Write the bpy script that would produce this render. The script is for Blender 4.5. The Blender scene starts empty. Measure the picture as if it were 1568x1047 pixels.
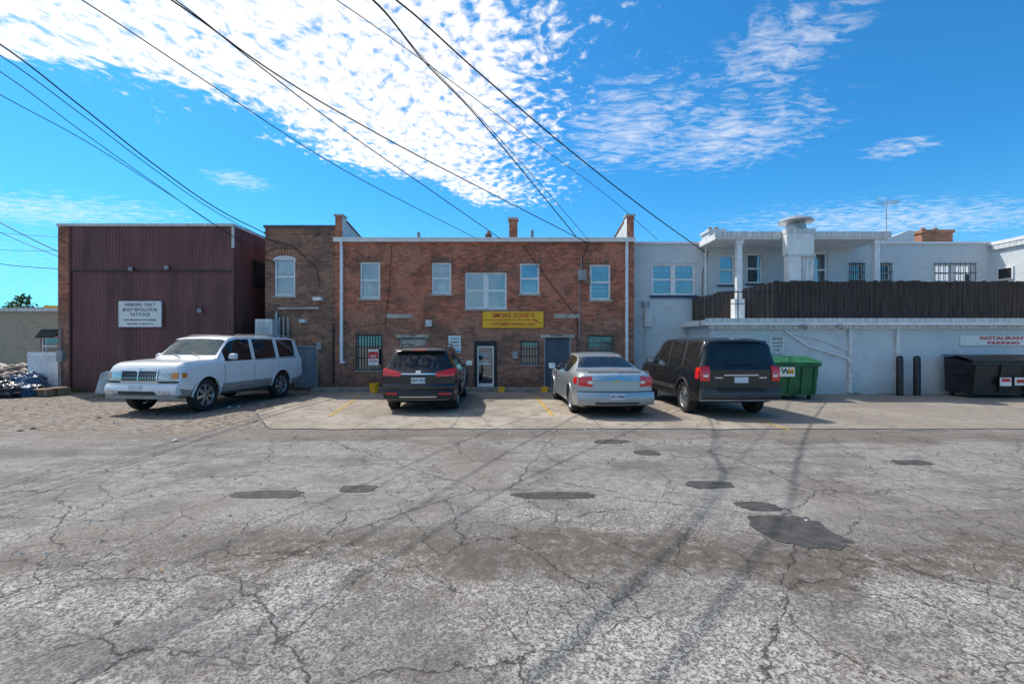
import bpy, bmesh, math, random
from mathutils import Vector, Matrix, noise as mnoise
random.seed(7)
scene=bpy.context.scene
CH=1.75; F=740.0; CX=784.0; CY=523.5
def fx(px,d): return (px-CX)*d/F
def fz(py,d): return CH-(py-CY)*d/F
# ------------------------------------------------------------------ materials
ND=['3D']
def newmat(name):
    m=bpy.data.materials.new(name); m.use_nodes=True
    nt=m.node_tree; return m,nt,nt.nodes['Principled BSDF']
def mth(nt,op,a,b=None,c=None,clamp=False):
    n=nt.nodes.new('ShaderNodeMath'); n.operation=op; n.use_clamp=clamp
    for i,v in enumerate((a,b,c)):
        if v is None: continue
        if isinstance(v,(int,float)): n.inputs[i].default_value=v
        else: nt.links.new(v,n.inputs[i])
    return n.outputs[0]
def sstep(nt,v,a,b):
    n=nt.nodes.new('ShaderNodeMapRange'); n.interpolation_type='SMOOTHSTEP'
    nt.links.new(v,n.inputs[0]); n.inputs[1].default_value=a; n.inputs[2].default_value=b
    return n.outputs[0]
def mixc(nt,f,a,b,mode='MIX'):
    n=nt.nodes.new('ShaderNodeMix'); n.data_type='RGBA'; n.blend_type=mode
    def s(i,v):
        if isinstance(v,(tuple,list)): n.inputs[i].default_value=(*v[:3],1)
        elif isinstance(v,(int,float)): n.inputs[i].default_value=v
        else: nt.links.new(v,n.inputs[i])
    s(0,f); s(6,a); s(7,b); return n.outputs[2]
def noise(nt,vec,scale,detail=3,rough=.5,dist=0):
    n=nt.nodes.new('ShaderNodeTexNoise'); n.noise_dimensions=ND[0]; n.inputs['Scale'].default_value=scale
    n.inputs['Detail'].default_value=detail; n.inputs['Roughness'].default_value=rough; n.inputs['Distortion'].default_value=dist
    if vec is not None: nt.links.new(vec,n.inputs['Vector'])
    return n.outputs['Fac'],n.outputs['Color']
def voro(nt,vec,scale,feature='F1'):
    v=nt.nodes.new('ShaderNodeTexVoronoi'); v.voronoi_dimensions='2D'; v.feature=feature; v.inputs['Scale'].default_value=scale; nt.links.new(vec,v.inputs['Vector']); return v
def coord(nt,kind='Object'):
    return nt.nodes.new('ShaderNodeTexCoord').outputs[kind]
def mapping(nt,vec,scale=(1,1,1),loc=(0,0,0),rot=(0,0,0)):
    n=nt.nodes.new('ShaderNodeMapping'); nt.links.new(vec,n.inputs[0]); n.inputs['Scale'].default_value=scale; n.inputs['Location'].default_value=loc; n.inputs['Rotation'].default_value=rot
    return n.outputs[0]
def bump(nt,bs,h,strength=.3,dist=.01):
    n=nt.nodes.new('ShaderNodeBump'); n.inputs['Strength'].default_value=strength; n.inputs['Distance'].default_value=dist
    nt.links.new(h,n.inputs['Height']); nt.links.new(n.outputs[0],bs.inputs['Normal'])
def pmat(name,col,rough=.6,metal=0,var=.25,scale=3,bmp=0.0,coat=0,streak=False,spec=.5):
    m,nt,bs=newmat(name)
    c=coord(nt); 
    if streak: c=mapping(nt,c,(6,6,.5))
    f,_=noise(nt,c,scale,3,.6)
    f2=sstep(nt,f,.3,.7)
    dark=tuple(x*(1-var) for x in col); lite=tuple(min(1,x*(1+var*.7)) for x in col)
    nt.links.new(mixc(nt,f2,dark,lite),bs.inputs['Base Color'])
    bs.inputs['Roughness'].default_value=rough; bs.inputs['Metallic'].default_value=metal
    bs.inputs['Coat Weight'].default_value=coat; bs.inputs['Coat Roughness'].default_value=.04
    bs.inputs['Specular IOR Level'].default_value=spec
    if bmp:
        f3,_=noise(nt,coord(nt),scale*8,2); bump(nt,bs,f3,bmp,.01)
    return m
def brickmat(name,c1,c2,mortar,dirt=(.05,.04,.035),orange=None,paint=False,bump_s=.5,patch=None):
    m,nt,bs=newmat(name)
    c=coord(nt); s=nt.nodes.new('ShaderNodeSeparateXYZ'); nt.links.new(c,s.inputs[0])
    cb=nt.nodes.new('ShaderNodeCombineXYZ'); nt.links.new(mth(nt,'ADD',s.outputs[0],s.outputs[1]),cb.inputs[0]); nt.links.new(s.outputs[2],cb.inputs[1])
    b=nt.nodes.new('ShaderNodeTexBrick'); nt.links.new(cb.outputs[0],b.inputs['Vector'])
    b.inputs['Scale'].default_value=1; b.inputs['Brick Width'].default_value=.215; b.inputs['Row Height'].default_value=.076
    b.inputs['Mortar Size'].default_value=.007 ; b.inputs['Mortar Smooth'].default_value=.3; b.inputs['Bias'].default_value=-.1
    b.inputs['Color1'].default_value=(*c1,1); b.inputs['Color2'].default_value=(*c2,1); b.inputs['Mortar'].default_value=(*mortar,1)
    col=b.outputs['Color']; cc0=cb.outputs[0]
    ND[0]='2D'
    f,_=noise(nt,cc0,.55,3,.6); f2,_=noise(nt,cc0,2.2,4,.65); f3,_=noise(nt,cc0,14,2,.6)
    if orange:
        o=mixc(nt,1.0,col,orange,'MULTIPLY')
        hz=sstep(nt,mth(nt,'ADD',s.outputs[2],mth(nt,'MULTIPLY',f,2.5)),3.0,4.4)
        col=mixc(nt,mth(nt,'MULTIPLY',hz,.85),col,o)
    if patch:
        f4,_=noise(nt,mapping(nt,cc0,(1,1.4,1),(7,3,1)),.75,2,.5)
        col=mixc(nt,mth(nt,'MULTIPLY',sstep(nt,f4,.53,.58),.6),col,mixc(nt,.35,patch,col))
        f5,_=noise(nt,mapping(nt,cc0,(1,1.2,1),(27,13,1)),.9,2,.5)
        col=mixc(nt,mth(nt,'MULTIPLY',sstep(nt,f5,.54,.60),.34),col,dirt)
    ND[0]='3D'
    d=sstep(nt,f2,.5,.72)
    col=mixc(nt,mth(nt,'MULTIPLY',d,.22 if paint else .38),col,dirt)
    v=mth(nt,'MULTIPLY_ADD',f3,.9 if not paint else .15,.58 if not paint else .92)
    cc=nt.nodes.new('ShaderNodeCombineXYZ')
    for i in range(3): nt.links.new(v,cc.inputs[i])
    col=mixc(nt,1.0,col,cc.outputs[0],'MULTIPLY')
    g=sstep(nt,mth(nt,'SUBTRACT',s.outputs[2],mth(nt,'MULTIPLY',f2,.6)),.45,-.25)
    col=mixc(nt,mth(nt,'MULTIPLY',g,.6),col,dirt)
    nt.links.new(col,bs.inputs['Base Color']); bs.inputs['Roughness'].default_value=.85 if not paint else .6
    bs.inputs['Specular IOR Level'].default_value=.25
    h=mth(nt,'SUBTRACT',mth(nt,'MULTIPLY',f3,.35),b.outputs['Fac']); bump(nt,bs,h,bump_s,.012)
    return m
def glassmat(name,tint=(.6,.7,.75),refl=.22):
    m,nt,bs=newmat(name); nt.nodes.remove(bs)
    t=nt.nodes.new('ShaderNodeBsdfTransparent'); t.inputs[0].default_value=(*tint,1)
    g=nt.nodes.new('ShaderNodeBsdfGlossy'); g.inputs['Roughness'].default_value=.03; g.inputs[0].default_value=(.85,.93,1,1)
    f,_=noise(nt,coord(nt),1.5,1); nn=nt.nodes.new('ShaderNodeBump'); nn.inputs['Strength'].default_value=.1; nn.inputs['Distance'].default_value=.05
    nt.links.new(f,nn.inputs['Height']); nt.links.new(nn.outputs[0],g.inputs['Normal'])
    fr=nt.nodes.new('ShaderNodeFresnel'); fr.inputs[0].default_value=1.5
    mx=nt.nodes.new('ShaderNodeMixShader'); nt.links.new(mth(nt,'ADD',fr.outputs[0],refl,clamp=True),mx.inputs[0])
    nt.links.new(t.outputs[0],mx.inputs[1]); nt.links.new(g.outputs[0],mx.inputs[2])
    nt.links.new(mx.outputs[0],nt.nodes['Material Output'].inputs[0]); return m

M={}
M['brick']=brickmat('brick_red',(.45,.195,.12),(.19,.098,.070),(.33,.25,.20),orange=(1.42,.95,.82),patch=(.56,.25,.175),dirt=(.09,.062,.05))
M['brick2']=brickmat('brick_brown',(.37,.175,.115),(.16,.088,.067),(.26,.20,.155),patch=(.45,.235,.16),dirt=(.08,.057,.046))
M['brick3']=brickmat('brick_orange',(.54,.23,.125),(.34,.145,.085),(.36,.29,.22))
M['brickw']=brickmat('brick_painted_white',(.68,.72,.74),(.62,.67,.70),(.48,.52,.55),dirt=(.38,.39,.39),paint=True,bump_s=.35)
M['brickbeige']=brickmat('brick_beige',(.48,.40,.28),(.38,.33,.24),(.4,.37,.3),dirt=(.2,.17,.13),paint=True)
M['white']=pmat('white_paint',(.82,.82,.82),.5,var=.10,scale=4)
M['whitedirty']=pmat('weathered_white',(.66,.67,.66),.7,var=.3,scale=3,streak=True)
M['navy']=pmat('navy_paint',(.03,.06,.12),.5)
M['doorblue']=pmat('door_slate',(.07,.09,.13),.5,var=.2)
M['doorgrey']=pmat('door_grey',(.19,.23,.27),.5,var=.2)
M['black']=pmat('black_paint',(.012,.012,.014),.45,var=.2)
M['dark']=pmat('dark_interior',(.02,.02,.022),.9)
M['iron']=pmat('iron_bars',(.03,.03,.035),.6)
M['galv']=pmat('galvanised',(.45,.47,.48),.45,metal=.6,var=.25)
M['grey']=pmat('grey_box',(.34,.34,.34),.6)
M['wood']=pmat('deck_boards',(.060,.043,.035),.8,var=.5,scale=2.5,streak=True,bmp=.2)
M['kerb']=pmat('kerb_concrete',(.30,.27,.22),.9,var=.3,scale=4,bmp=.3)
M['lintel']=pmat('lintel_stone',(.50,.45,.37),.8)
M['roof']=pmat('roof_felt',(.12,.12,.12),.9)
M['curtain']=pmat('curtain_blue',(.22,.31,.42),.9,var=.6,scale=2,streak=True)
M['blind']=pmat('blind_pale',(.62,.63,.62),.9,var=.3,scale=2,streak=True)
M['cyan']=pmat('curtain_cyan',(.06,.48,.70),.9,var=.4)
M['red']=pmat('red_paint',(.65,.03,.03),.5)
M['yellow']=pmat('sign_yellow',(.95,.50,.015),.5,var=.08)
M['yline']=pmat('marking_yellow',(.48,.31,.08),.85,var=.5,scale=9)
M['signwhite']=pmat('sign_white',(.84,.83,.80),.5,var=.07)
M['textdark']=pmat('text_dark',(.04,.05,.07),.6)
M['green']=pmat('dumpster_green',(.015,.13,.05),.5,var=.35,scale=4,bmp=.05)
M['awning']=pmat('awning_dark',(.03,.04,.035),.8)
M['plasticblack']=pmat('plastic_black',(.018,.018,.02),.45,var=.3)
M['cardboard']=pmat('cardboard',(.30,.20,.12),.85)
M['bag']=pmat('bag_black',(.015,.02,.03),.25,var=.3)
M['tarp']=pmat('tarp_faded',(.20,.15,.12),.6,var=.7,scale=3)
M['tarpblue']=pmat('tarp_blue',(.06,.12,.22),.4,var=.5)
M['mattress']=pmat('board_pale',(.50,.50,.48),.9,var=.35,bmp=.3)
M['wire']=pmat('cable',(.015,.015,.018),.7)
M['polewood']=pmat('pole_wood',(.14,.10,.07),.9,var=.4,streak=True)
M['glass']=glassmat('window_glass')
M['leaf']=pmat('leaf',(.07,.12,.03),.7,var=.5,scale=1.2)
M['grass']=pmat('grass',(.08,.13,.03),.8,var=.5,scale=5)
M['barwood']=pmat('trunk',(.1,.07,.05),.9)
def maroon():
    m,nt,bs=newmat('maroon_siding')
    c=coord(nt); f,_=noise(nt,mapping(nt,c,(1.2,1.2,.25)),1.5,4,.65); f3,_=noise(nt,mapping(nt,c,(9,9,.4)),1.5,3,.6)
    col=mixc(nt,sstep(nt,f,.3,.7),(.098,.034,.034),(.190,.072,.068))
    col=mixc(nt,mth(nt,'MULTIPLY',sstep(nt,f3,.55,.75),.4),col,(.26,.145,.125))
    s=nt.nodes.new('ShaderNodeSeparateXYZ'); nt.links.new(c,s.inputs[0])
    sx=mth(nt,'FLOOR',mth(nt,'DIVIDE',mth(nt,'ADD',s.outputs[0],s.outputs[1]),.92)); sz=mth(nt,'FLOOR',mth(nt,'DIVIDE',mth(nt,'SUBTRACT',s.outputs[2],4.3),6))
    wn=nt.nodes.new('ShaderNodeTexWhiteNoise'); wn.noise_dimensions='2D'; cb=nt.nodes.new('ShaderNodeCombineXYZ'); nt.links.new(sx,cb.inputs[0]); nt.links.new(sz,cb.inputs[1]); nt.links.new(cb.outputs[0],wn.inputs['Vector'])
    col=mixc(nt,mth(nt,'MULTIPLY',wn.outputs['Value'],.45),col,(.21,.07,.055))
    nt.links.new(col,bs.inputs['Base Color']); bs.inputs['Roughness'].default_value=.6; return m
M['maroon']=maroon()

def groundmat():
    m,nt,bs=newmat('weathered_asphalt'); ND[0]='2D'
    c=coord(nt); s=nt.nodes.new('ShaderNodeSeparateXYZ'); nt.links.new(c,s.inputs[0]); X,Y=s.outputs[0],s.outputs[1]
    nA,_=noise(nt,c,.35,4,.6); nB,nBc=noise(nt,c,1.1,5,.62); nC,nCc=noise(nt,c,7,4,.7)
    v=voro(nt,c,95); sv=nt.nodes.new('ShaderNodeSeparateXYZ'); nt.links.new(v.outputs['Color'],sv.inputs[0])
    st=sstep(nt,sv.outputs[0],.05,1.0)
    col=mixc(nt,st,(.135,.122,.107),(.445,.415,.372))
    v2=voro(nt,c,45); sv2=nt.nodes.new('ShaderNodeSeparateXYZ'); nt.links.new(v2.outputs['Color'],sv2.inputs[0])
    col=mixc(nt,mth(nt,'MULTIPLY',mth(nt,'GREATER_THAN',sv2.outputs[1],.86),.55),col,(.56,.53,.48))
    col=mixc(nt,mth(nt,'MULTIPLY',mth(nt,'LESS_THAN',sv2.outputs[1],.12),.45),col,(.08,.07,.062))
    sm=sstep(nt,mth(nt,'ADD',Y,mth(nt,'MULTIPLY',nA,2.2)),4.8,6.8)
    smc=mixc(nt,sstep(nt,nC,.3,.7),(.195,.178,.160),(.335,.308,.278))
    col=mixc(nt,mth(nt,'MULTIPLY',sm,.68),col,smc)
    col=mixc(nt,mth(nt,'MULTIPLY',sstep(nt,nB,.46,.68),.52),col,(.115,.106,.098))
    col=mixc(nt,mth(nt,'MULTIPLY',sstep(nt,nA,.50,.70),.45),col,(.175,.140,.112))
    nL,_=noise(nt,mapping(nt,c,(.22,1.3,1),rot=(0,0,.12)),1.0,3,.6)
    col=mixc(nt,mth(nt,'MULTIPLY',sstep(nt,nL,.48,.66),.38),col,(.10,.092,.085))
    yy=mth(nt,'ADD',Y,mth(nt,'MULTIPLY_ADD',nB,1.9,-.95)); yy=mth(nt,'ADD',yy,mth(nt,'MULTIPLY',X,.03))
    band=mth(nt,'SUBTRACT',1.0,sstep(nt,mth(nt,'ABSOLUTE',mth(nt,'SUBTRACT',yy,4.05)),.1,.8))
    band=mth(nt,'MULTIPLY',band,sstep(nt,nC,.2,.58))
    band=mth(nt,'MULTIPLY',band,sstep(nt,X,-5,-1.5))
    col=mixc(nt,mth(nt,'MULTIPLY',band,.82),col,(.105,.080,.061))
    band2=mth(nt,'MULTIPLY',mth(nt,'SUBTRACT',1.0,sstep(nt,mth(nt,'ABSOLUTE',mth(nt,'SUBTRACT',yy,9.2)),.1,.9)),sstep(nt,nC,.3,.6))
    col=mixc(nt,mth(nt,'MULTIPLY',band2,.65),col,(.155,.120,.09))
    dl=mth(nt,'MULTIPLY',sstep(nt,mth(nt,'ADD',Y,mth(nt,'MULTIPLY',nB,1.5)),9.4,10.6),sstep(nt,mth(nt,'ADD',X,mth(nt,'MULTIPLY',nB,2)),-3.0,-5.0))
    dirt=mixc(nt,sstep(nt,nC,.35,.65),(.115,.085,.063),(.34,.285,.23))
    dirt=mixc(nt,mth(nt,'MULTIPLY',sstep(nt,nB,.5,.6),.5),dirt,(.28,.25,.22))
    col=mixc(nt,dl,col,dirt)
    dist=nt.nodes.new('ShaderNodeVectorMath'); dist.operation='MULTIPLY_ADD'; nt.links.new(nBc,dist.inputs[0]); dist.inputs[1].default_value=(.5,.5,.5); nt.links.new(c,dist.inputs[2])
    d2=nt.nodes.new('ShaderNodeVectorMath'); d2.operation='MULTIPLY_ADD'; nt.links.new(nCc,d2.inputs[0]); d2.inputs[1].default_value=(.09,.09,.09); nt.links.new(dist.outputs[0],d2.inputs[2])
    def crack(scale,w,mask):
        e=voro(nt,d2.outputs[0],scale,'DISTANCE_TO_EDGE')
        k=sstep(nt,e.outputs['Distance'],w,w*.2)
        return mth(nt,'MULTIPLY',k,mask) if mask is not None else k
    nM,_=noise(nt,mapping(nt,c,loc=(5,9,0)),.6,2)
    k1=crack(3.2,.030,sstep(nt,nM,.42,.58)); k2=crack(1.0,.0125,sstep(nt,nB,.32,.48)); k3=crack(.30,.0050,None)
    k=mth(nt,'MAXIMUM',mth(nt,'MAXIMUM',mth(nt,'MULTIPLY',k1,.85),k2),k3)
    k=mth(nt,'MULTIPLY',k,mth(nt,'SUBTRACT',1.0,mth(nt,'MULTIPLY',dl,.9)))
    k=mth(nt,'MULTIPLY',k,sstep(nt,nC,.15,.48))
    col=mixc(nt,mth(nt,'MULTIPLY',k,.84),col,(.038,.032,.027))
    nt.links.new(col,bs.inputs['Base Color']); bs.inputs['Roughness'].default_value=.9; bs.inputs['Specular IOR Level'].default_value=.3
    n3,_=noise(nt,c,9,3,.6)
    bump(nt,bs,mth(nt,'ADD',mth(nt,'MULTIPLY',sv.outputs[0],.35),n3),.7,.02); ND[0]='3D'; return m
M['ground']=groundmat()
def concmat():
    m,nt,bs=newmat('parking_concrete'); ND[0]='2D'
    c=coord(nt); nA,_=noise(nt,c,.5,4,.65); nB,nBc=noise(nt,c,2.5,4,.65); nC,_=noise(nt,c,20,2)
    col=mixc(nt,sstep(nt,nA,.3,.7),(.255,.210,.165),(.40,.34,.275))
    col=mixc(nt,mth(nt,'MULTIPLY',sstep(nt,nB,.47,.7),.5),col,(.18,.14,.105))
    s=nt.nodes.new('ShaderNodeSeparateXYZ'); nt.links.new(c,s.inputs[0])
    w=nB
    def joint(v,per,off,wd):
        a=mth(nt,'PINGPONG',mth(nt,'ADD',mth(nt,'ADD',v,off),mth(nt,'MULTIPLY',w,.04)),per/2)
        return sstep(nt,a,wd,wd*.3)
    j=mth(nt,'MAXIMUM',joint(s.outputs[0],3.05,1.2,.018),joint(s.outputs[1],3.6,1.1,.018))
    dv=nt.nodes.new('ShaderNodeVectorMath'); dv.operation='MULTIPLY_ADD'; nt.links.new(nBc,dv.inputs[0]); dv.inputs[1].default_value=(.4,.4,.4); nt.links.new(c,dv.inputs[2])
    e=voro(nt,dv.outputs[0],.45,'DISTANCE_TO_EDGE')
    j=mth(nt,'MAXIMUM',j,sstep(nt,e.outputs['Distance'],.01,.003))
    col=mixc(nt,mth(nt,'MULTIPLY',j,.6),col,(.07,.058,.045))
    dr=mth(nt,'MULTIPLY',sstep(nt,mth(nt,'ADD',s.outputs[0],nA),5.0,7.5),.5)
    col=mixc(nt,dr,col,(.22,.19,.16))
    o=voro(nt,c,1.7)
    col=mixc(nt,mth(nt,'MULTIPLY',mth(nt,'MULTIPLY',sstep(nt,o.outputs['Distance'],.22,.03),sstep(nt,nA,.45,.6)),.5),col,(.06,.052,.045))
    nt.links.new(col,bs.inputs['Base Color']); bs.inputs['Roughness'].default_value=.9
    bump(nt,bs,nC,.3,.006); ND[0]='3D'; return m
M['conc']=concmat()
M['patch']=pmat('patch_asphalt',(.066,.060,.056),.85,var=.4,scale=9,bmp=.6)

# ------------------------------------------------------------------ builders
def grp(name,loc=(0,0,0),rot=0):
    e=bpy.data.objects.new(name,None); scene.collection.objects.link(e); e.location=loc; e.rotation_euler=(0,0,rot)
    e.empty_display_size=.3; return e
def adopt(o,p,world=True):
    o.parent=p
    if world: o.matrix_parent_inverse=(Matrix.Translation(p.location)@Matrix.Rotation(p.rotation_euler[2],4,'Z')).inverted()
class MB:
    def __init__(s): s.v=[];s.f=[];s.m=[];s.mats=[]
    def mi(s,k):
        m=M[k] if isinstance(k,str) else k
        if m not in s.mats: s.mats.append(m)
        return s.mats.index(m)
    def add(s,vs,fs,k):
        b=len(s.v); s.v+= [tuple(p) for p in vs]; i=s.mi(k)
        for f in fs: s.f.append([b+a for a in f]); s.m.append(i)
    def quad(s,a,b,c,d,k): s.add([a,b,c,d],[(0,1,2,3)],k)
    def box(s,x0,x1,y0,y1,z0,z1,k,mat=None):
        vs=[Vector((x,y,z)) for x in (x0,x1) for y in (y0,y1) for z in (z0,z1)]
        if mat is not None: vs=[mat@v for v in vs]
        s.add(vs,[(0,1,3,2),(4,6,7,5),(0,4,5,1),(2,3,7,6),(0,2,6,4),(1,5,7,3)],k)
    def cyl(s,p0,p1,r0,k,r1=None,n=12,caps=True):
        r1=r0 if r1 is None else r1; p0=Vector(p0);p1=Vector(p1); d=(p1-p0).normalized()
        a=d.orthogonal().normalized(); b=d.cross(a)
        vs=[]
        for p,r in ((p0,r0),(p1,r1)):
            for i in range(n):
                t=2*math.pi*i/n; vs.append(p+a*math.cos(t)*r+b*math.sin(t)*r)
        fs=[(i,(i+1)%n,n+(i+1)%n,n+i) for i in range(n)]
        if caps: fs+=[tuple(range(n))[::-1],tuple(range(n,2*n))]
        s.add(vs,fs,k)
    def tube(s,pts,r,k,n=8):
        pts=[Vector(p) for p in pts]; vs=[]; fs=[]
        for i,p in enumerate(pts):
            d=(pts[min(i+1,len(pts)-1)]-pts[max(i-1,0)]).normalized()
            up=Vector((0,0,1)) if abs(d.z)<.9 else Vector((1,0,0))
            a=d.cross(up).normalized(); b=d.cross(a)
            for j in range(n):
                t=2*math.pi*j/n; vs.append(p+a*math.cos(t)*r+b*math.sin(t)*r)
        for i in range(len(pts)-1):
            for j in range(n): fs.append((i*n+j,i*n+(j+1)%n,(i+1)*n+(j+1)%n,(i+1)*n+j))
        s.add(vs,fs,k)
    def lathe(s,c,prof,k,n=24):
        vs=[];fs=[]
        for r,z in prof:
            for i in range(n):
                t=2*math.pi*i/n; vs.append((c[0]+r*math.cos(t),c[1]+r*math.sin(t),c[2]+z))
        for a in range(len(prof)-1):
            for i in range(n): fs.append((a*n+i,a*n+(i+1)%n,(a+1)*n+(i+1)%n,(a+1)*n+i))
        s.add(vs,fs,k)
    def build(s,name,parent=None,smooth=None,bevel=0,world=True,merge=False):
        me=bpy.data.meshes.new(name); me.from_pydata(s.v,[],s.f)
        for m in s.mats: me.materials.append(m)
        me.polygons.foreach_set('material_index',s.m)
        bm=bmesh.new(); bm.from_mesh(me)
        if merge: bmesh.ops.remove_doubles(bm,verts=bm.verts,dist=.0008)
        bmesh.ops.recalc_face_normals(bm,faces=bm.faces)
        if bevel: 
            bmesh.ops.bevel(bm,geom=[e for e in bm.edges if len(e.link_faces)==2 and e.calc_face_angle(0)>.5],offset=bevel,segments=2,affect='EDGES',clamp_overlap=True)
        if smooth is not None:
            for f in bm.faces: f.smooth=True
            for e in bm.edges:
                if len(e.link_faces)!=2 or e.calc_face_angle(0)>smooth: e.smooth=False
        bm.to_mesh(me); bm.free()
        o=bpy.data.objects.new(name,me); scene.collection.objects.link(o)
        if parent: adopt(o,parent,world)
        return o
def text(body,loc,size,k,parent,align='CENTER',sx=1,name='lettering',world=True,bold=.0):
    cu=bpy.data.curves.new(name,'FONT'); cu.body=body; cu.size=size; cu.align_x=align; cu.align_y='CENTER'; cu.extrude=.003; cu.offset=bold
    o=bpy.data.objects.new(name,cu); scene.collection.objects.link(o); o.location=loc; o.rotation_euler=(math.pi/2,0,0); o.scale=(sx,1,1)
    cu.materials.append(M[k])
    adopt(o,parent,world); return o
def wall(mb,x0,x1,z0,z1,y,ops,k,rev=.16,revk=None):
    xs=sorted({x0,x1,*[o[0] for o in ops],*[o[1] for o in ops]}); zs=sorted({z0,z1,*[o[2] for o in ops],*[o[3] for o in ops]})
    for i in range(len(xs)-1):
        for j in range(len(zs)-1):
            cx=(xs[i]+xs[i+1])/2; cz=(zs[j]+zs[j+1])/2
            if any(o[0]<cx<o[1] and o[2]<cz<o[3] for o in ops): continue
            mb.quad((xs[i],y,zs[j]),(xs[i+1],y,zs[j]),(xs[i+1],y,zs[j+1]),(xs[i],y,zs[j+1]),k)
    for a,b,c,d in ops:
        r=revk or k
        mb.quad((a,y,c),(a,y+rev,c),(a,y+rev,d),(a,y,d),r); mb.quad((b,y,c),(b,y,d),(b,y+rev,d),(b,y+rev,c),r)
        mb.quad((a,y,d),(a,y+rev,d),(b,y+rev,d),(b,y,d),r); mb.quad((a,y,c),(b,y,c),(b,y+rev,c),(a,y+rev,c),r)
def window(mb,o,y,double=False,cur='curtain',curh=.5,frame='white',fw=.07,sill='lintel',rail=True,blind=0):
    a,b,c,d=o; y0=y+.05; y1=y+.13
    def pane(a,b):
        mb.box(a,a+fw,y0,y1,c,d,frame); mb.box(b-fw,b,y0,y1,c,d,frame)
        mb.box(a+fw,b-fw,y0+.003,y1,d-fw,d,frame); mb.box(a+fw,b-fw,y0+.003,y1,c,c+fw,frame)
        zm=(c+d)/2
        if rail: mb.box(a+fw,b-fw,y0+.01,y1-.01,zm-.035,zm+.035,frame)
        mb.quad((a+fw,y0+.04,c+fw),(b-fw,y0+.04,c+fw),(b-fw,y0+.04,d-fw),(a+fw,y0+.04,d-fw),'glass')
        if blind:
            zc=d-(d-c)*blind; mb.quad((a+fw,y+.16,zc),(b-fw,y+.16,zc),(b-fw,y+.16,d),(a+fw,y+.16,d),'blind')
        if cur:
            zc=d-(d-c)*curh; n=10
            for i in range(n):
                xa=a+fw+(b-a-2*fw)*i/n; xb=a+fw+(b-a-2*fw)*(i+1)/n
                ya=y+.22+(.03 if i%2 else 0); yb=y+.22+(0 if i%2 else .03)
                mb.quad((xa,ya,zc),(xb,yb,zc),(xb,yb,d),(xa,ya,d),cur)
    if double:
        mid=(a+b)/2; pane(a,mid-.02); pane(mid+.02,b); mb.box(mid-.02,mid+.02,y0-.005,y1,c,d,frame)
    else: pane(a,b)
    if sill: mb.box(a-.05,b+.05,y-.05,y+.048,c-.07,c-.003,sill)
def bars(mb,o,y,n=8,nh=2):
    a,b,c,d=o
    for i in range(n+1):
        x=a+(b-a)*i/n; mb.cyl((x,y-.05,c-.04),(x,y-.05,d+.04),.011,'iron',n=6)
    for i in range(nh+1):
        z=c+(d-c)*i/nh; mb.box(a-.03,b+.03,y-.072,y-.062,z-.012,z+.012,'iron')
def O(x0,x1,ytop,ybot,d): return (fx(x0,d),fx(x1,d),fz(ybot,d),fz(ytop,d))

# ------------------------------------------------------------------ ground
g=MB(); g.quad((-900,-300,0),(900,-300,0),(900,1500,0),(-900,1500,0),'ground'); g.build('ground')
D=17.5
lot=MB(); front=[];N=160
for i in range(N+1):
    x=-6.2+(30+6.2)*i/N
    y=9.72+.10*mnoise.noise(Vector((x*1.3,3,0)))+.05*mnoise.noise(Vector((x*6,7,0)))+ (max(0,-4.9-x)*1.6)
    front.append((x,y))
left=[]
for i in range(24):
    t=i/23; y=front[0][1]+(18.2-front[0][1])*t; left.append((-6.2-.9*t+.22*mnoise.noise(Vector((y*1.4,1,9)))+.08*mnoise.noise(Vector((y*7,1,9))),y))
vs=[(x,y,.004) for x,y in front]+[(30,18.2,.004)]+[(x,y,.004) for x,y in left[::-1][:-1]]
lot.add(vs,[tuple(range(len(vs)))],'conc')
lot.build('parking_lot')
sm=MB()
for i in range(N):
    (xa,ya),(xb,yb)=front[i],front[i+1]
    wa=max(.005,.035+.06*mnoise.noise(Vector((xa*2,1,5)))); wb=max(.005,.035+.06*mnoise.noise(Vector((xb*2,1,5))))
    sm.quad((xa,ya-wa,.008),(xb,yb-wb,.008),(xb,yb+.012,.008),(xa,ya+.012,.008),'patch')
sm.build('tar_seam')
def patchobj(px,py,rx,ry,seed):
    d=CH*F/(py-CY); x=fx(px,d); mb=MB(); n=72; vs=[(x,d,.0045)]
    for i in range(n):
        t=2*math.pi*i/n; r=1+.22*mnoise.noise(Vector((math.cos(t)*1.5,math.sin(t)*1.5,seed)))+.14*mnoise.noise(Vector((math.cos(t)*4,math.sin(t)*4,seed)))+.07*mnoise.noise(Vector((math.cos(t)*14,math.sin(t)*14,seed)))
        sk=.35*math.sin(t)*rx*math.sin(seed)
        vs.append((x+sk+rx*r*math.copysign(abs(math.cos(t))**.6,math.cos(t)),d+ry*r*math.copysign(abs(math.sin(t))**.6,math.sin(t)),.0045))
    mb.add(vs,[(0,1+i,1+(i+1)%n) for i in range(n)],'patch'); mb.build('asphalt_patch')
for i,p in enumerate([(412,757,.42,.13),(548,748,.22,.13),(850,758,.5,.11),(1085,742,.28,.15),(1222,812,.33,.42),(935,676,.3,.18),(990,693,.2,.16),(1395,708,.27,.13),(1160,775,.2,.14)]):
    patchobj(*p,seed=i*3.1)
def pline(p0,p1,w=.1):
    d0=CH*F/(p0[1]-CY); d1=CH*F/(p1[1]-CY); x0=fx(p0[0],d0); x1=fx(p1[0],d1)
    mb=MB(); mb.quad((x0-w/2,d0,.008),(x0+w/2,d0,.008),(x1+w/2,d1,.008),(x1-w/2,d1,.008),'yline'); mb.build('parking_line')
pline((846,637),(820,606)); pline((505,637),(552,606),.08); pline((1208,659),(1120,628),.07)

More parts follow.
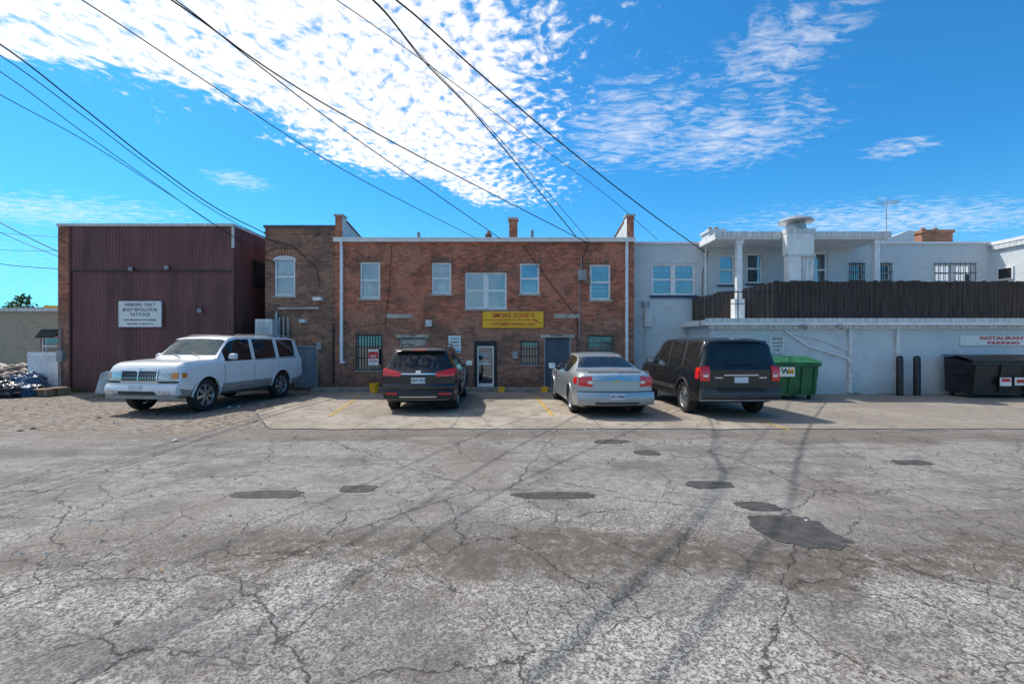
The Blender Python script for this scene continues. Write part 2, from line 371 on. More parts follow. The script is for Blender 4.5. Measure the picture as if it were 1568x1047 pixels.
# ------------------------------------------------------------------ main brick building
main=grp('brick_building',(fx(742,D),D,0))
mb=MB()
x0,x1=fx(513,D),fx(971,D); zt=fz(370,D)
W1=O(551,582,401,457,D);W2=O(661,691,402,450,D);W3=O(712,776,417,473,D);W4=O(796,826,403,450,D);W5=O(903,935,405,459,D)
G1=O(546,585,513,566,D);G2=O(798,824,523,557,D);G3=O(900,938,514,537,D)
dC=(fx(726,D),fx(761,D),.12,fz(522,D)); dR=(fx(833,D),fx(874,D),.12,fz(517,D)); dL=(fx(612,D),fx(652,D),.12,fz(517,D))
wall(mb,x0,x1,0,zt,D,[W1,W2,W3,W4,W5,G1,G2,G3,dC,dR,dL],'brick')
yb=27.0
mb.quad((x0,D,0),(x0,yb,0),(x0,yb,zt),(x0,D,zt),'brick'); mb.quad((x1,D,0),(x1,D,zt),(x1,yb,zt),(x1,yb,0),'brick')
mb.quad((x0,yb,0),(x1,yb,0),(x1,yb,zt),(x0,yb,zt),'brick'); mb.quad((x0,D,zt-.02),(x1,D,zt-.02),(x1,yb,zt-.02),(x0,yb,zt-.02),'roof')
mb.build('walls',main)
mb=MB()
window(mb,W1,D,curh=.55);window(mb,W2,D,curh=1,blind=.3);window(mb,W3,D,double=True,curh=1,blind=.12);window(mb,W4,D,cur='cyan',curh=1.0);window(mb,W5,D,curh=.55,blind=.2)
mb.box(W1[0]+.15,W1[1]-.15,D+.19,D+.21,W1[2]+.1,W1[2]+.5,'red'); mb.box(W1[0]+.12,W1[1]-.35,D+.17,D+.18,W1[2]+.12,W1[2]+.55,'blind')
mb.box(W4[0]+.12,W4[1]-.12,D+.19,D+.21,W4[2]+.1,W4[2]+.42,'signwhite')
mb.box(W5[0]+.1,W5[1]-.1,D+.19,D+.21,W5[2]+.3,W5[2]+.36,'signwhite'); mb.box(W5[0]+.1,W5[1]-.1,D+.19,D+.21,W5[2]+.45,W5[2]+.5,'signwhite'); mb.box(W2[0]+.2,W2[1]-.2,D+.19,D+.21,W2[2]+.1,W2[2]+.4,'signwhite')
for gg in (G1,G2,G3):
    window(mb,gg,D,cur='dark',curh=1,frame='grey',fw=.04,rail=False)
bars(mb,G1,D,9,3);bars(mb,G2,D,6,3);bars(mb,G3,D,9,2)
mb.build('windows',main)
mb=MB()
for o in (W1,W2,W3,W4,W5,G1,G2):
    n=max(4,int((o[1]-o[0]+.2)/.08))
    for i in range(n):
        xa=o[0]-.1+(o[1]-o[0]+.2)*i/n
        mb.box(xa+.004,xa+(o[1]-o[0]+.2)/n-.006,D-.012,D+.02,o[3]+.012,o[3]+.2,random.choice(['brick2','brick2','brick']))
for o in (dR,dL): mb.box(o[0]-.12,o[1]+.12,D-.03,D+.1,o[3],o[3]+.11,'lintel')
for px in (612,868): mb.box(fx(px-20,D),fx(px+20,D),D-.02,D+.03,fz(487,D),fz(481,D),'lintel')
mb.box(dC[0],dC[0]+.1,D-.02,D+.1,.12,dC[3],'black'); mb.box(dC[1]-.1,dC[1],D-.02,D+.1,.12,dC[3],'black'); mb.box(dC[0]+.1,dC[1]-.1,D-.015,D+.1,dC[3]-.17,dC[3],'black')
a,b=dC[0]+.11,dC[1]-.11; c,d=.13,dC[3]-.18
for q in ((a,a+.05,c,d),(b-.05,b,c,d),(a+.05,b-.05,d-.06,d),(a+.05,b-.05,c,c+.12),(a+.05,b-.05,c+.80,c+.85)): mb.box(q[0],q[1],D+.03,D+.07,q[2],q[3],'signwhite')
mb.quad((a,D+.05,c),(b,D+.05,c),(b,D+.05,d),(a,D+.05,d),'glass')
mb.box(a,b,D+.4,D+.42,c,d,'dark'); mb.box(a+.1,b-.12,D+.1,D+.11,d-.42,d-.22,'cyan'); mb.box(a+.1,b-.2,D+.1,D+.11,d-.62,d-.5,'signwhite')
mb.cyl((b-.1,D-.0,c+.75),(b-.1,D-.0,c+1.05),.012,'galv',n=8)
for o,k in ((dR,'doorblue'),(dL,'lintel')):
    mb.box(o[0],o[0]+.05,D+.02,D+.13,.12,o[3],'grey'); mb.box(o[1]-.05,o[1],D+.02,D+.13,.12,o[3],'grey')
    mb.box(o[0]+.05,o[1]-.05,D+.07,D+.12,.12,o[3]-.04,k)
    for zz in (.3,1.05): mb.box(o[0]+.15,o[1]-.15,D+.06,D+.072,zz,zz+.55,k)
    mb.cyl((o[1]-.13,D+.07,1.0),(o[1]-.13,D+.0,1.0),.03,'galv')
mb.build('doors_and_lintels',main)
mb=MB()
gz=fz(371,D); mb.box(x0-.02,x1+.02,D-.14,D+.02,gz+.0,gz+.13,'white'); mb.box(x0-.02,x1+.02,D-.155,D-.14,gz+.10,gz+.15,'white')
for px,zb in ((524,fz(552,D)),(959,.15)):
    x=fx(px,D); mb.box(x-.05,x+.05,D-.11,D-.012,zb,gz-.12,'white'); mb.box(x-.045,x+.045,D-.135,D-.035,gz-.13,gz+.01,'white')
    for z in (1.8,3.2,4.5): mb.box(x-.075,x+.075,D-.115,D-.004,z,z+.04,'white')
mb.box(fx(523,D),fx(530,D)-.0,D-.2,D-.015,fz(556,D),fz(552,D)-.01,'white')
mb.build('gutters',main,bevel=.008)
mb=MB()
for sgn,xa,xb in ((1,x0,x0+.26),(-1,x1-.26,x1)):
    prof=[(D+.02,zt),(D+.02,fz(331,D)),(D+.4,fz(331,D)),(D+.45,fz(336,D)),(D+3.2,fz(352,D)),(D+3.2,zt)]
    vs=[(xa,p,z) for p,z in prof]+[(xb,p,z) for p,z in prof]; n=len(prof)
    mb.add(vs,[(0,1,2,3,4,5)],'brick' if sgn>0 else 'whitedirty'); mb.add(vs,[(6,7,8,9,10,11)],'whitedirty' if sgn>0 else 'brick')
    mb.add(vs,[(i,(i+1)%n,n+(i+1)%n,n+i) for i in range(n)],'brick')
    mb.box(xa-.04,xb+.04,D-.02,D+.44,fz(331,D)+.003,fz(331,D)+.07,'lintel')
    mb.add([(xa-.03,D+.45,fz(336,D)+.004),(xb+.03,D+.45,fz(336,D)+.004),(xb+.03,D+3.2,fz(352,D)+.004),(xa-.03,D+3.2,fz(352,D)+.004),
            (xa-.03,D+.45,fz(336,D)+.07),(xb+.03,D+.45,fz(336,D)+.07),(xb+.03,D+3.2,fz(352,D)+.07),(xa-.03,D+3.2,fz(352,D)+.07)],
            [(0,1,2,3),(4,5,6,7),(0,1,5,4),(2,3,7,6),(0,3,7,4),(1,2,6,5)],'brick2')
mb.build('party_wall_parapets',main)
mb=MB()
xc=fx(786,D+1); zc=fz(333,D+1); mb.box(xc-.16,xc+.16,D+1,D+1.4,zt-.1,zc-.08,'brick'); mb.box(xc-.2,xc+.2,D+.96,D+1.44,zc-.08,zc,'lintel'); 
for px,pz in ((641,356),(815,353)): mb.cyl((fx(px,D+1),D+1,zt-.1),(fx(px,D+1),D+1,fz(pz,D+1)),.06,'grey')
for px in (748,): 
    mb.box(fx(px-5,D+2),fx(px+5,D+2),D+2,D+2.3,zt-.1,fz(358,D+2),'brick2'); mb.cyl((fx(px,D+2),D+2.15,fz(358,D+2)),(fx(px,D+2),D+2.15,fz(353,D+2)),.08,'brick3')
mb.build('chimney_and_vents',main)
mb=MB()
mb.box(fx(884,D),fx(897,D),D-.16,D,fz(430,D),fz(414,D),'grey'); mb.box(fx(893,D),fx(903,D),D-.14,D-.003,fz(435,D),fz(425,D),'brick2')
mb.cyl((fx(890,D),D-.06,fz(414,D)),(fx(890,D),D-.06,fz(395,D)),.02,'grey')
mb.cyl((fx(887,D),D-.04,fz(430,D)),(fx(887,D),D-.04,fz(520,D)),.015,'iron')
mb.box(fx(652,D),fx(662,D),D-.1,D,fz(500,D),fz(490,D),'whitedirty'); mb.box(fx(785,D),fx(793,D),D-.08,D,fz(549,D),fz(538,D),'grey')
mb.build('meter_boxes',main,bevel=.005)
text('3300',(fx(632,D),D-.035,fz(513.5,D)),.13,'textdark',main); text('3302 APT',(fx(853,D),D-.035,fz(513.5,D)),.12,'textdark',main)
mb=MB(); mb.box(fx(483,D),fx(722,D),17.05,17.498,0,.12,'kerb'); mb.box(fx(722,D)+.003,fx(845,D),16.95,17.498,0,.12,'kerb'); mb.box(fx(845,D)+.003,fx(960,D),17.2,17.498,0,.10,'kerb')
mb.build('concrete_kerb',bevel=.015)
for px in (768,834):
    mb=MB(); x=fx(px,16.9); mb.box(x-.11,x+.11,16.85,16.94,.0,.19,'yellow'); mb.box(x-.1,x+.1,16.945,16.99,.12,.17,'yellow'); mb.build('yellow_kerb_marker',bevel=.01)
mb=MB(); mb.lathe((fx(573,16.6),16.6,.004),[(.001,0),(.13,0),(.16,.3),(.17,.31),(.17,.33),(.15,.33),(.13,.05),(.001,.05)],'yellow'); mb.build('yellow_bucket',smooth=.6)
def sign(name,px0,px1,py0,py1,d,k,lines,frame=None,th=.03,proud=.03):
    a,b,c,e=O(px0,px1,py0,py1,d); gp=grp(name,((a+b)/2,d-proud,(c+e)/2)); m=MB()
    m.box(a,b,d-proud-th,d-proud,c,e,k)
    for cx_ in (a+.08,b-.08): m.cyl((cx_,d-proud,(c+e)/2),(cx_,d,(c+e)/2),.015,'galv',n=8)
    if frame:
        for q in ((a-.015,b+.015,e,e+.02),(a-.015,b+.015,c-.02,c),(a-.02,a,c,e),(b,b+.02,c,e)): m.box(q[0],q[1],d-proud-th-.008,d-proud+.003,q[2],q[3],frame)
    m.build('panel',gp)
    for t,py,sz,kk,sx,bo in lines: text(t,((a+b)/2,d-proud-th-.004,fz(py,d)),sz,kk,gp,sx=sx,bold=bo)
    return gp,(a,b,c,e)
gp,(a,b,c,e)=sign('smoke_shop_sign',739,832,477,502,D,'yellow',[('SMOKE ZONE II',483,.22,'red',.98,.003),('CUSTOMER PARKING ONLY',496.5,.14,'red',.93,.0015)])
m=MB(); m.box(a+.02,b-.35,D-.066,D-.061,fz(490.4,D),fz(489.4,D),'red'); 
m.add([(b-.35,D-.066,fz(491,D)),(b-.35,D-.066,fz(488,D)),(b-.03,D-.066,fz(496,D)),(b-.12,D-.066,fz(495,D))],[(0,1,2,3)],'red'); m.build('arrow',gp)
gp,q=sign('no_parking_sign',564,580,535,559,D-.12,'signwhite',[('NO',545.5,.13,'signwhite',1,.004),('TOW AWAY',553,.07,'red',.8,.002)],proud=.0)
m=MB(); m.box(q[0]+.01,q[1]-.01,D-.156,D-.151,fz(549,D),fz(538,D),'red'); m.build('red_band',gp)
gp,q=sign('wall_notice_sign',687,706,514,540,D,'signwhite',[('PRIVATE',519,.09,'cyan',1,.002),('PROPERTY',524,.08,'textdark',.9,.002),('NO TRESPASS',529,.06,'textdark',.9,.001),('VIOLATORS',534,.06,'cyan',1,.001)])
m=MB(); m.box(q[0]+.02,q[1]-.02,D-.075,D-.066,q[2]+.03,q[2]+.09,'cyan'); m.build('stripe',gp)

# ------------------------------------------------------------------ tall brick building
DT=17.6
tall=grp('narrow_brick_building',(fx(460,DT),DT,0)); mb=MB()
x0t,x1t=fx(406,DT),fx(513,D)-.003; ztt=fz(349,DT)
TW=O(420,452,394,453,DT); TD=(fx(451,DT),fx(486,DT),.1,fz(529,DT))
wall(mb,x0t,x1t,0,ztt,DT,[TW,TD],'brick2'); yb=28
mb.quad((x0t,DT,0),(x0t,yb,0),(x0t,yb,ztt),(x0t,DT,ztt),'brick2'); mb.quad((x1t,DT,0),(x1t,DT,ztt),(x1t,yb,ztt),(x1t,yb,0),'brick2')
mb.quad((x0t,yb,0),(x1t,yb,0),(x1t,yb,ztt),(x0t,yb,ztt),'brick2'); mb.quad((x0t,DT,ztt-.02),(x1t,DT,ztt-.02),(x1t,yb,ztt-.02),(x0t,yb,ztt-.02),'roof')
mb.box(x0t-.04,x1t,DT-.06,DT+.25,ztt+.002,ztt+.09,'roof')
mb.box(x0t-.02,x1t,DT-.03,DT-.002,ztt-.22,ztt-.14,'brick2')
mb.build('walls',tall)
mb=MB(); window(mb,TW,DT,curh=1,blind=.4)
def arch(mb,cx,zc,r0,r1,y0,y1,k,flat=.45,n=12,t0=0,t1=math.pi):
    for i in range(n):
        a=t0+(t1-t0)*i/n; b=t0+(t1-t0)*(i+1)/n; g_=.02
        pts=[]
        for y in (y0,y1):
            for (r,t) in ((r0,a+g_),(r1,a+g_),(r1,b-g_),(r0,b-g_)):
                pts.append((cx+r*math.cos(t),y,zc+ (r*math.sin(t)*flat if r==r0 else (r0*math.sin(t)*flat+(r1-r0)*(.35+.65*math.sin(t))))))
        mb.add(pts,[(0,1,2,3),(7,6,5,4),(0,4,5,1),(1,5,6,2),(2,6,7,3),(3,7,4,0)],k)
cxw=(TW[0]+TW[1])/2; rw=(TW[1]-TW[0])/2
arch(mb,cxw,TW[3]-.14,rw-.02,rw+.05,DT-.02,DT+.045,'white',flat=.36)
arch(mb,cxw,TW[3]-.10,rw+.07,rw+.28,DT-.015,DT+.03,'brick3',flat=.42,n=16)
mb.box(TW[0],TW[1],DT+.02,DT+.043,TW[3]-.1,TW[3],'white')
cxd=(TD[0]+TD[1])/2; rd=(TD[1]-TD[0])/2
arch(mb,cxd,TD[3]-.02,rd,rd+.24,DT-.02,DT+.04,'brick3',flat=.4,n=18)
mb.box(TD[0],TD[1],DT+.07,DT+.13,.1,TD[3],'doorgrey'); mb.box(TD[0],TD[0]+.05,DT+.02,DT+.068,.1,TD[3],'grey'); mb.box(TD[1]-.05,TD[1],DT+.02,DT+.068,.1,TD[3],'grey'); mb.box(TD[0]+.05,TD[1]-.05,DT+.02,DT+.068,TD[3]-.06,TD[3],'grey')
for xa in (.12,.46):
    for zz in (.25,.95): mb.box(TD[0]+xa,TD[0]+xa+.26,DT+.058,DT+.068,zz,zz+.55,'doorgrey')
mb.cyl((TD[1]-.1,DT+.0,.95),(TD[1]-.1,DT+.07,.95),.035,'galv')
mb.build('window_and_door',tall)
mb=MB()
mb.tube([(fx(425,DT),DT-.08,.3),(fx(425,DT),DT-.08,fz(478,DT)),(fx(428,DT),DT-.08,fz(473,DT)),(fx(490,DT),DT-.08,fz(472,DT))],.045,'galv')
for px in (430,436,443): mb.tube([(fx(px,DT),DT-.1,.2),(fx(px,DT),DT-.1,fz(486,DT))],.03,'galv')
for px in (430,441): mb.box(fx(px-5,DT),fx(px+5,DT),DT-.2,DT,fz(548,DT),fz(535,DT),'grey')
mb.box(fx(484,DT),fx(496,DT),DT-.3,DT-.0,fz(461,DT),fz(456,DT),'signwhite')
mb.box(fx(486,DT),fx(493,DT),DT-.1,DT-.0,fz(535,DT),fz(524,DT),'grey')
mb.tube([(fx(512,DT),DT-.09,.2),(fx(512,DT),DT-.09,fz(500,DT))],.03,'iron')
mb.box(fx(460,DT),fx(470,DT),DT-.12,DT-.0,fz(494,DT),fz(489,DT),'whitedirty')
mb.build('conduits_and_meters',tall,smooth=.6)
ac=grp('air_conditioner',(fx(409,17.3),17.3,fz(500,17.3))); mb=MB(); a,b,c,e=O(396,422,489,515,17.2)
mb.box(a,b,16.95,17.4,c,e,'whitedirty')
for i in range(9): z=c+.08+i*.05; mb.box(a+.06,b-.06,16.935,16.952,z,z+.022,'grey')
mb.box(a+.03,b-.03,17.0,17.6,c-.06,c-.002,'iron'); mb.cyl((a+.1,17.0,c-.06),(a+.1,17.6,c-.5),.02,'iron'); mb.cyl((b-.1,17.0,c-.06),(b-.1,17.6,c-.5),.02,'iron')
mb.build('casing',ac,bevel=.01)

# ------------------------------------------------------------------ metal sided building (left)
DL=17.0
ms=grp('metal_sided_building',(fx(230,DL),DL,0)); mb=MB()
xa,xb=fx(108,DL),fx(357,DL); xL=fx(92,DL); zl=fz(345,DL); yb=27
def corr(mb,p0,p1,z0,z1,nrm,k,pitch=.115,depth=.009):
    p0=Vector(p0);p1=Vector(p1);L=(p1-p0).length;u=(p1-p0)/L;n=int(L/pitch); pts=[]
    for i in range(n):
        for a,dd in ((0,0),(.5,0),(.62,1),(.88,1)):
            pts.append(p0+u*(i+a)*L/n+Vector(nrm)*depth*dd)
    pts.append(p1)
    vs=[(p.x,p.y,z) for z in (z0,z1) for p in pts]; m=len(pts)
    mb.add(vs,[(i,i+1,m+i+1,m+i) for i in range(m-1)],k)
zj=fz(412,DL)
corr(mb,(xa,DL,0),(xb,DL,0),0,zj,(0,-1,0),'maroon'); corr(mb,(xa,DL-.03,0),(xb,DL-.03,0),zj-.06,zl-.05,(0,-1,0),'maroon')
mb.build('front_siding',ms)
mb=MB()
corr(mb,(xb,DL,0),(xb,yb,0),0,zl-.05,(1,0,0),'maroon'); mb.build('side_siding',ms)
mb=MB()
mb.quad((xL,DL+.05,0),(xa,DL+.05,0),(xa,DL+.05,zl-.1),(xL,DL+.05,zl-.1),'brick'); mb.box(xL,xa,DL-.08,DL+.04,0,zl-.03,'brick')
mb.quad((xL,DL,0),(xL,DL,zl-.1),(xL,yb,zl-.1),(xL,yb,0),'brick'); mb.quad((xL,yb,0),(xb,yb,0),(xb,yb,zl-.1),(xL,yb,zl-.1),'brick2')
mb.quad((xL,DL,zl-.08),(xb,DL,zl-.08),(xb,yb,zl-.08),(xL,yb,zl-.08),'roof')
mb.build('brick_walls',ms)
mb=MB()
mb.box(xL-.04,xb+.06,DL-.1,DL+.03,zl-.05,zl+.04,'whitedirty'); mb.box(xb-.02,xb+.065,DL+.033,yb,zl-.05,zl+.04,'whitedirty')
mb.box(xb-.02,xb+.05,DL-.06,DL-.0,fz(380,DL),zl-.06,'whitedirty')
mb.box(xb-.0,xb+.045,DL-.05,DL+.04,0,fz(381,DL),'maroon'); mb.box(xa-.04,xa+.05,DL-.065,DL-.045,0,zl-.06,'maroon')
mb.box(xa+.055,xb-.02,DL-.052,DL-.042,zj-.08,zj-.04,'iron')
mb.box(xb+.01,xb+.08,18.3,19.1,fz(430,DL),fz(390,DL),'dark'); mb.box(xb+.03,xb+.1,18.25,19.15,fz(390,DL),fz(387,DL),'iron')
mb.build('flashing',ms)
mb=MB()
for px,py in ((204,412),(258,410),(308,475)):
    x,z=fx(px,DL),fz(py,DL); mb.box(x-.06,x+.06,DL-.1,DL-.02,z-.04,z+.06,'iron'); mb.cyl((x,DL-.08,z),(x+.1,DL-.26,z-.03),.035,'grey',r1=.075)
mb.box(fx(94,DL),fx(103,DL),DL-.2,DL-.08,fz(553,DL),fz(537,DL),'grey'); mb.cyl((fx(98,DL),DL-.14,0),(fx(98,DL),DL-.14,fz(500,DL)),.025,'grey')
mb.build('lamps_and_meter',ms)
sign('parking_only_sign',185,249,462,500,DL-.02,'signwhite',[('PARKING ONLY',467,.17,'textdark',.88,0),('BODY REVOLUTION',474.5,.17,'textdark',.78,0),('TATTOOS',482,.17,'textdark',.9,0),('DON’T PARK BEHIND OTHER BUSINESSES',490,.075,'textdark',.80,0),('MON-THUR. 11-7  FRI-SAT. 11-8',496,.075,'textdark',.85,0)],frame='whitedirty',proud=.05)

# ------------------------------------------------------------------ white painted building (right)
DW=18.3
wh=grp('painted_brick_building',(11,DW,0)); mb=MB()
xw0=x1+.003; xw1=fx(1517,DW); zw=fz(374,DW)
V1=O(998,1064,404,452,DW);V2=O(1100,1125,390,436,DW);V3=O(1143,1168,388,434,DW);V4=O(1246,1268,386,440,DW);V5=O(1300,1322,404,430,DW);V6=O(1338,1364,404,430,DW);V7=O(1430,1492,404,432,DW)
wall(mb,xw0,xw1,0,zw,DW,[V1,V2,V3,V4,V5,V6,V7],'brickw'); yb=27
mb.quad((xw0,yb,0),(xw1,yb,0),(xw1,yb,zw),(xw0,yb,zw),'brickw'); mb.quad((xw0,DW,zw-.02),(xw1,DW,zw-.02),(xw1,yb,zw-.02),(xw0,yb,zw-.02),'roof')
zw2=fz(377,DW)
mb.box(xw1,xw1+7,14.9,27,2.7,zw2,'brickw')
mb.build('walls',wh)
mb=MB()
window(mb,V1,DW,double=True,curh=.7,sill='navy',blind=.25); window(mb,V2,DW,curh=.4,sill='navy'); window(mb,V3,DW,curh=.6,sill='navy'); window(mb,V4,DW,cur='dark',curh=1,sill=None); 
window(mb,V5,DW,curh=.5); window(mb,V6,DW,curh=.3); window(mb,V7,DW,double=True,curh=.3,blind=.3)
for o in (V5,V6,V7): bars(mb,o,DW,8,2)
mb.box(V1[0]-.08,V1[1]+.08,DW-.07,DW-.052,V1[2]-.11,V1[2]-.003,'navy')
xg=xw1-.02
mb.box(xg-.03,xg+.015,17.45,18.0,fz(428,17.7),fz(408,17.7),'white'); mb.box(xg-.045,xg-.031,17.5,17.95,fz(426,17.7),fz(411,17.7),'black')
mb.build('windows',wh)
mb=MB()
mb.box(xw0,xw1,DW-.1,DW+.2,zw+.002,zw+.08,'white'); mb.box(xw1-.12,xw1+7,14.8,27,zw2+.002,zw2+.12,'white')
mb.box(xw1-.1,xw1-.004,14.85,DW-.12,zw2-.18,zw2-.002,'whitedirty')
mb.cyl((fx(1079,DW),DW-.07,2),(fx(1079,DW),DW-.07,zw),.045,'white'); mb.box(fx(985,DW),fx(997,DW),DW-.2,DW,fz(500,DW),fz(480,DW),'whitedirty'); mb.cyl((fx(988,DW),DW-.1,.3),(fx(988,DW),DW-.1,fz(462,DW)),.03,'whitedirty')
mb.box(fx(983,DW),fx(993,DW),DW-.12,DW,fz(470,DW),fz(462,DW),'grey')
mb.tube([(fx(1084,DW),DW-.05,fz(385,DW)),(fx(1075,DW),DW-.05,fz(420,DW)),(fx(1074,DW),DW-.05,fz(470,DW))],.012,'wire')
mb.build('coping_and_pipes',wh)
mb=MB()
def chim(px0,px1,py0,py1,d,k):
    a,b,c,e=O(px0,px1,py0,py1,d); mb.box(a,b,d,d+.8,zw-.3,e-.12,k); mb.box(a-.05,b+.05,d-.05,d+.85,e-.12,e,k)
    for i in range(2): x=a+(b-a)*(.3+.4*i); mb.cyl((x,d+.4,e),(x,d+.4,e+.16),.1,'brick3',r1=.08)
chim(1086,1110,351,372,20,'brickw'); chim(1412,1459,352,378,19.5,'brick3')
a,b,c,e=O(1352,1400,353,376,19.3)
mb.add([(a,19.3,c-.3),(b,19.3,c-.3),(b,19.3,e),(b-.25,19.3,e),(a,19.3,e-.4),(a,19.6,c-.3),(b,19.6,c-.3),(b,19.6,e),(b-.25,19.6,e),(a,19.6,e-.4)],[(0,1,2,3,4),(5,6,7,8,9),(0,1,6,5),(1,2,7,6),(2,3,8,7),(3,4,9,8),(4,0,5,9)],'brickw')
mb.build('rooftop_chimneys',wh)
DE=16.2
xe0=fx(1088,DE); mb=MB(); ze=fz(490,DE)
mb.quad((xe0,DE,0),(27,DE,0),(27,DE,ze-.02),(xe0,DE,ze-.02),'brickw'); mb.quad((xe0,DE,0),(xe0,DW-.004,0),(xe0,DW-.004,ze-.02),(xe0,DE,ze-.02),'brickw')
mb.box(xe0-.25,27,DE-.25,DW-.01,ze-.18,ze,'white'); mb.box(xe0-.27,27,DE-.27,DE-.253,ze-.06,ze+.05,'whitedirty'); mb.box(xe0-.1,27,DE-.1,DE-.003,ze-.30,ze-.183,'whitedirty')
mb.build('lower_extension',wh)
mb=MB()
for px in (1300,1372): 
    x=fx(px,DE); mb.box(x-.055,x+.055,DE-.11,DE-.006,.05,ze-.32,'whitedirty')
    for z in (.6,1.4): mb.box(x-.08,x+.08,DE-.12,DE-.003,z,z+.04,'white')
mb.tube([(fx(1200,DE),DE-.07,fz(506,DE)),(fx(1235,DE),DE-.07,fz(530,DE)),(fx(1295,DE),DE-.07,fz(548,DE)),(fx(1300,DE),DE-.13,fz(556,DE))],.03,'white')
mb.tube([(fx(1208,DE),DE-.06,fz(510,DE)),(fx(1250,DE),DE-.06,fz(518,DE)),(fx(1296,DE),DE-.06,fz(536,DE))],.02,'white')
for px in (1278,1224): 
    x=fx(px,DE); mb.cyl((x,DE-.25,fz(500,DE)),(x,DE-.33,fz(503,DE)),.06,'grey'); mb.box(x-.05,x+.05,DE-.33,DE-.1,fz(500,DE),fz(497,DE),'grey')
mb.build('drainpipes_and_lamps',wh)
sign('restaurant_parking_sign',1469,1600,514,529,DE,'signwhite',[('RESTAURANT',517.8,.135,'red',1.9,.004),('PARKING',525,.135,'red',1.9,.004)],proud=.01)
sign('small_wall_sign',1178,1200,513,542,DE,'whitedirty',[('NOTICE',519,.1,'textdark',1,0),('PARKING FOR',525,.06,'textdark',1,0),('CUSTOMERS',530,.06,'textdark',1,0),('ONLY',536,.07,'textdark',1,0)],proud=.01)
pr=grp('porch',(10,17,ze)); mb=MB(); zp=fz(368,16.9); zq=fz(359,16.9)
mb.box(fx(1092,16.9),fx(1354,16.9),16.7,DW-.02,zp,zq,'white'); mb.box(fx(1090,16.9),fx(1357,16.9),16.66,16.697,zp+.05,zq+.05,'whitedirty')
for px in (1131,1341):
    x=fx(px,16.9); mb.box(x-.09,x+.09,16.82,17.0,ze,zp-.003,'white'); mb.box(x-.13,x+.13,16.78,17.04,zp-.14,zp-.004,'white')
mb.box(fx(1122,16.6),fx(1135,16.6)+.05,16.45,16.75,ze+.002,fz(458,16.6),'white')
mb.build('roof_and_posts',pr)
ex=grp('kitchen_exhaust_duct',(fx(1220,16.6),16.6,ze)); mb=MB(); xc=fx(1221,16.6); zt2=fz(352,16.6)
mb.box(xc-.5,xc+.5,16.38,16.655,fz(360,16.6),zt2,'whitedirty'); mb.box(xc-.50,xc+.42,16.35,16.64,fz(392,16.6),fz(360.3,16.6),'white'); mb.box(xc-.46,xc-.02,16.33,16.62,ze+.01,fz(392.4,16.6),'white')
mb.box(xc+.04,xc+.44,16.4,16.6,fz(432,16.6),fz(392.4,16.6),'whitedirty'); mb.box(xc-.48,xc+.46,16.32,16.348,fz(395,16.6),fz(391,16.6),'whitedirty')
mb.build('duct',ex,bevel=.01)
mb=MB(); mb.lathe((xc,16.7,zt2),[(.001,.0),(.34,.0),(.30,.22),(.34,.24),(.54,.26),(.56,.31),(.48,.38),(.30,.45),(.001,.49)],'galv',n=28); mb.build('mushroom_fan',ex,smooth=.8)
an=grp('tv_antenna',(fx(1357,17.5),17.5,zw)); mb=MB(); x=fx(1357,17.5); mb.cyl((x,17.5,zw-.3),(x,17.5,fz(308,17.5)),.018,'galv')
for i,w in enumerate((.42,.34,.3,.22,.18)): mb.cyl((x-w,17.5-.1*i,fz(312,17.5)+.04*(i%2)),(x+w,17.5-.1*i,fz(312,17.5)-.04+.04*(i%2)),.01,'galv',n=6)
mb.cyl((x,17.6,fz(312,17.5)),(x,17.0,fz(312,17.5)),.012,'galv',n=6); mb.cyl((x-.4,17.5,fz(300,17.5)),(x-.05,17.5,fz(318,17.5)),.008,'galv',n=6); mb.build('mast',an)
df=grp('deck_fence',(fx(1190,16.3),16.3,ze)); mb=MB()
zf=fz(430.5,16.3)
def boards(p0,p1,z0,z1a,z1b,k='wood',w=.14):
    p0=Vector((*p0,0));p1=Vector((*p1,0));L=(p1-p0).length;n=int(L/w);u=(p1-p0).normalized();nn=Vector((u.y,-u.x,0))
    for i in range(n):
        a=p0+u*(i*L/n+.006); b=p0+u*((i+1)*L/n-.006); t=i/n; zt_=z1a+(z1b-z1a)*t+random.uniform(-.025,.025); o=nn*random.uniform(0,.014)
        q=nn*.022
        vs=[a+o,b+o,b+o+q,a+o+q]; v8=[(p.x,p.y,z0) for p in vs]+[(p.x,p.y,zt_) for p in vs]
        mb.add(v8,[(0,1,2,3),(4,5,6,7),(0,1,5,4),(1,2,6,5),(2,3,7,6),(3,0,4,7)],k)
boards((fx(1190,16.3),16.3),(27,16.3),ze+.06,zf,zf)
pE=(fx(1060,DW-.4),DW-.4)
boards(pE,(fx(1190,16.3),16.3),ze+.06,fz(456,DW-.4),zf)
for z in (ze+.25,zf-.2): mb.box(fx(1190,16.3),27,16.325,16.37,z,z+.08,'wood')
mb.box(fx(1190,16.3)-.05,fx(1190,16.3)+.05,16.33,16.43,ze,zf+.02,'wood')
mb.build('boards',df)
rl=grp('metal_railing',(fx(1140,16.2),16.2,ze)); mb=MB()
ra,rb=fx(1100,16.15),fx(1190,16.15); zr=fz(447,16.15)
mb.cyl((ra,16.15,zr),(rb,16.15,zr),.018,'iron'); mb.cyl((ra,16.15,zr-.4),(rb,16.15,zr-.4),.012,'iron')
for i in range(4): x=ra+(rb-ra)*i/3; mb.cyl((x,16.15,ze),(x,16.15,zr),.018,'iron')
x2=fx(1072,16.15)
mb.cyl((ra,16.15,zr),(x2,16.15,zr-.35),.018,'iron'); mb.cyl((ra,16.15,zr-.45),(x2,16.15,zr-.8),.012,'iron')
for t in (0,.5,1): x=ra+(x2-ra)*t; mb.cyl((x,16.15,zr-.35*t),(x,16.15,zr-.35*t-.8),.014,'iron')
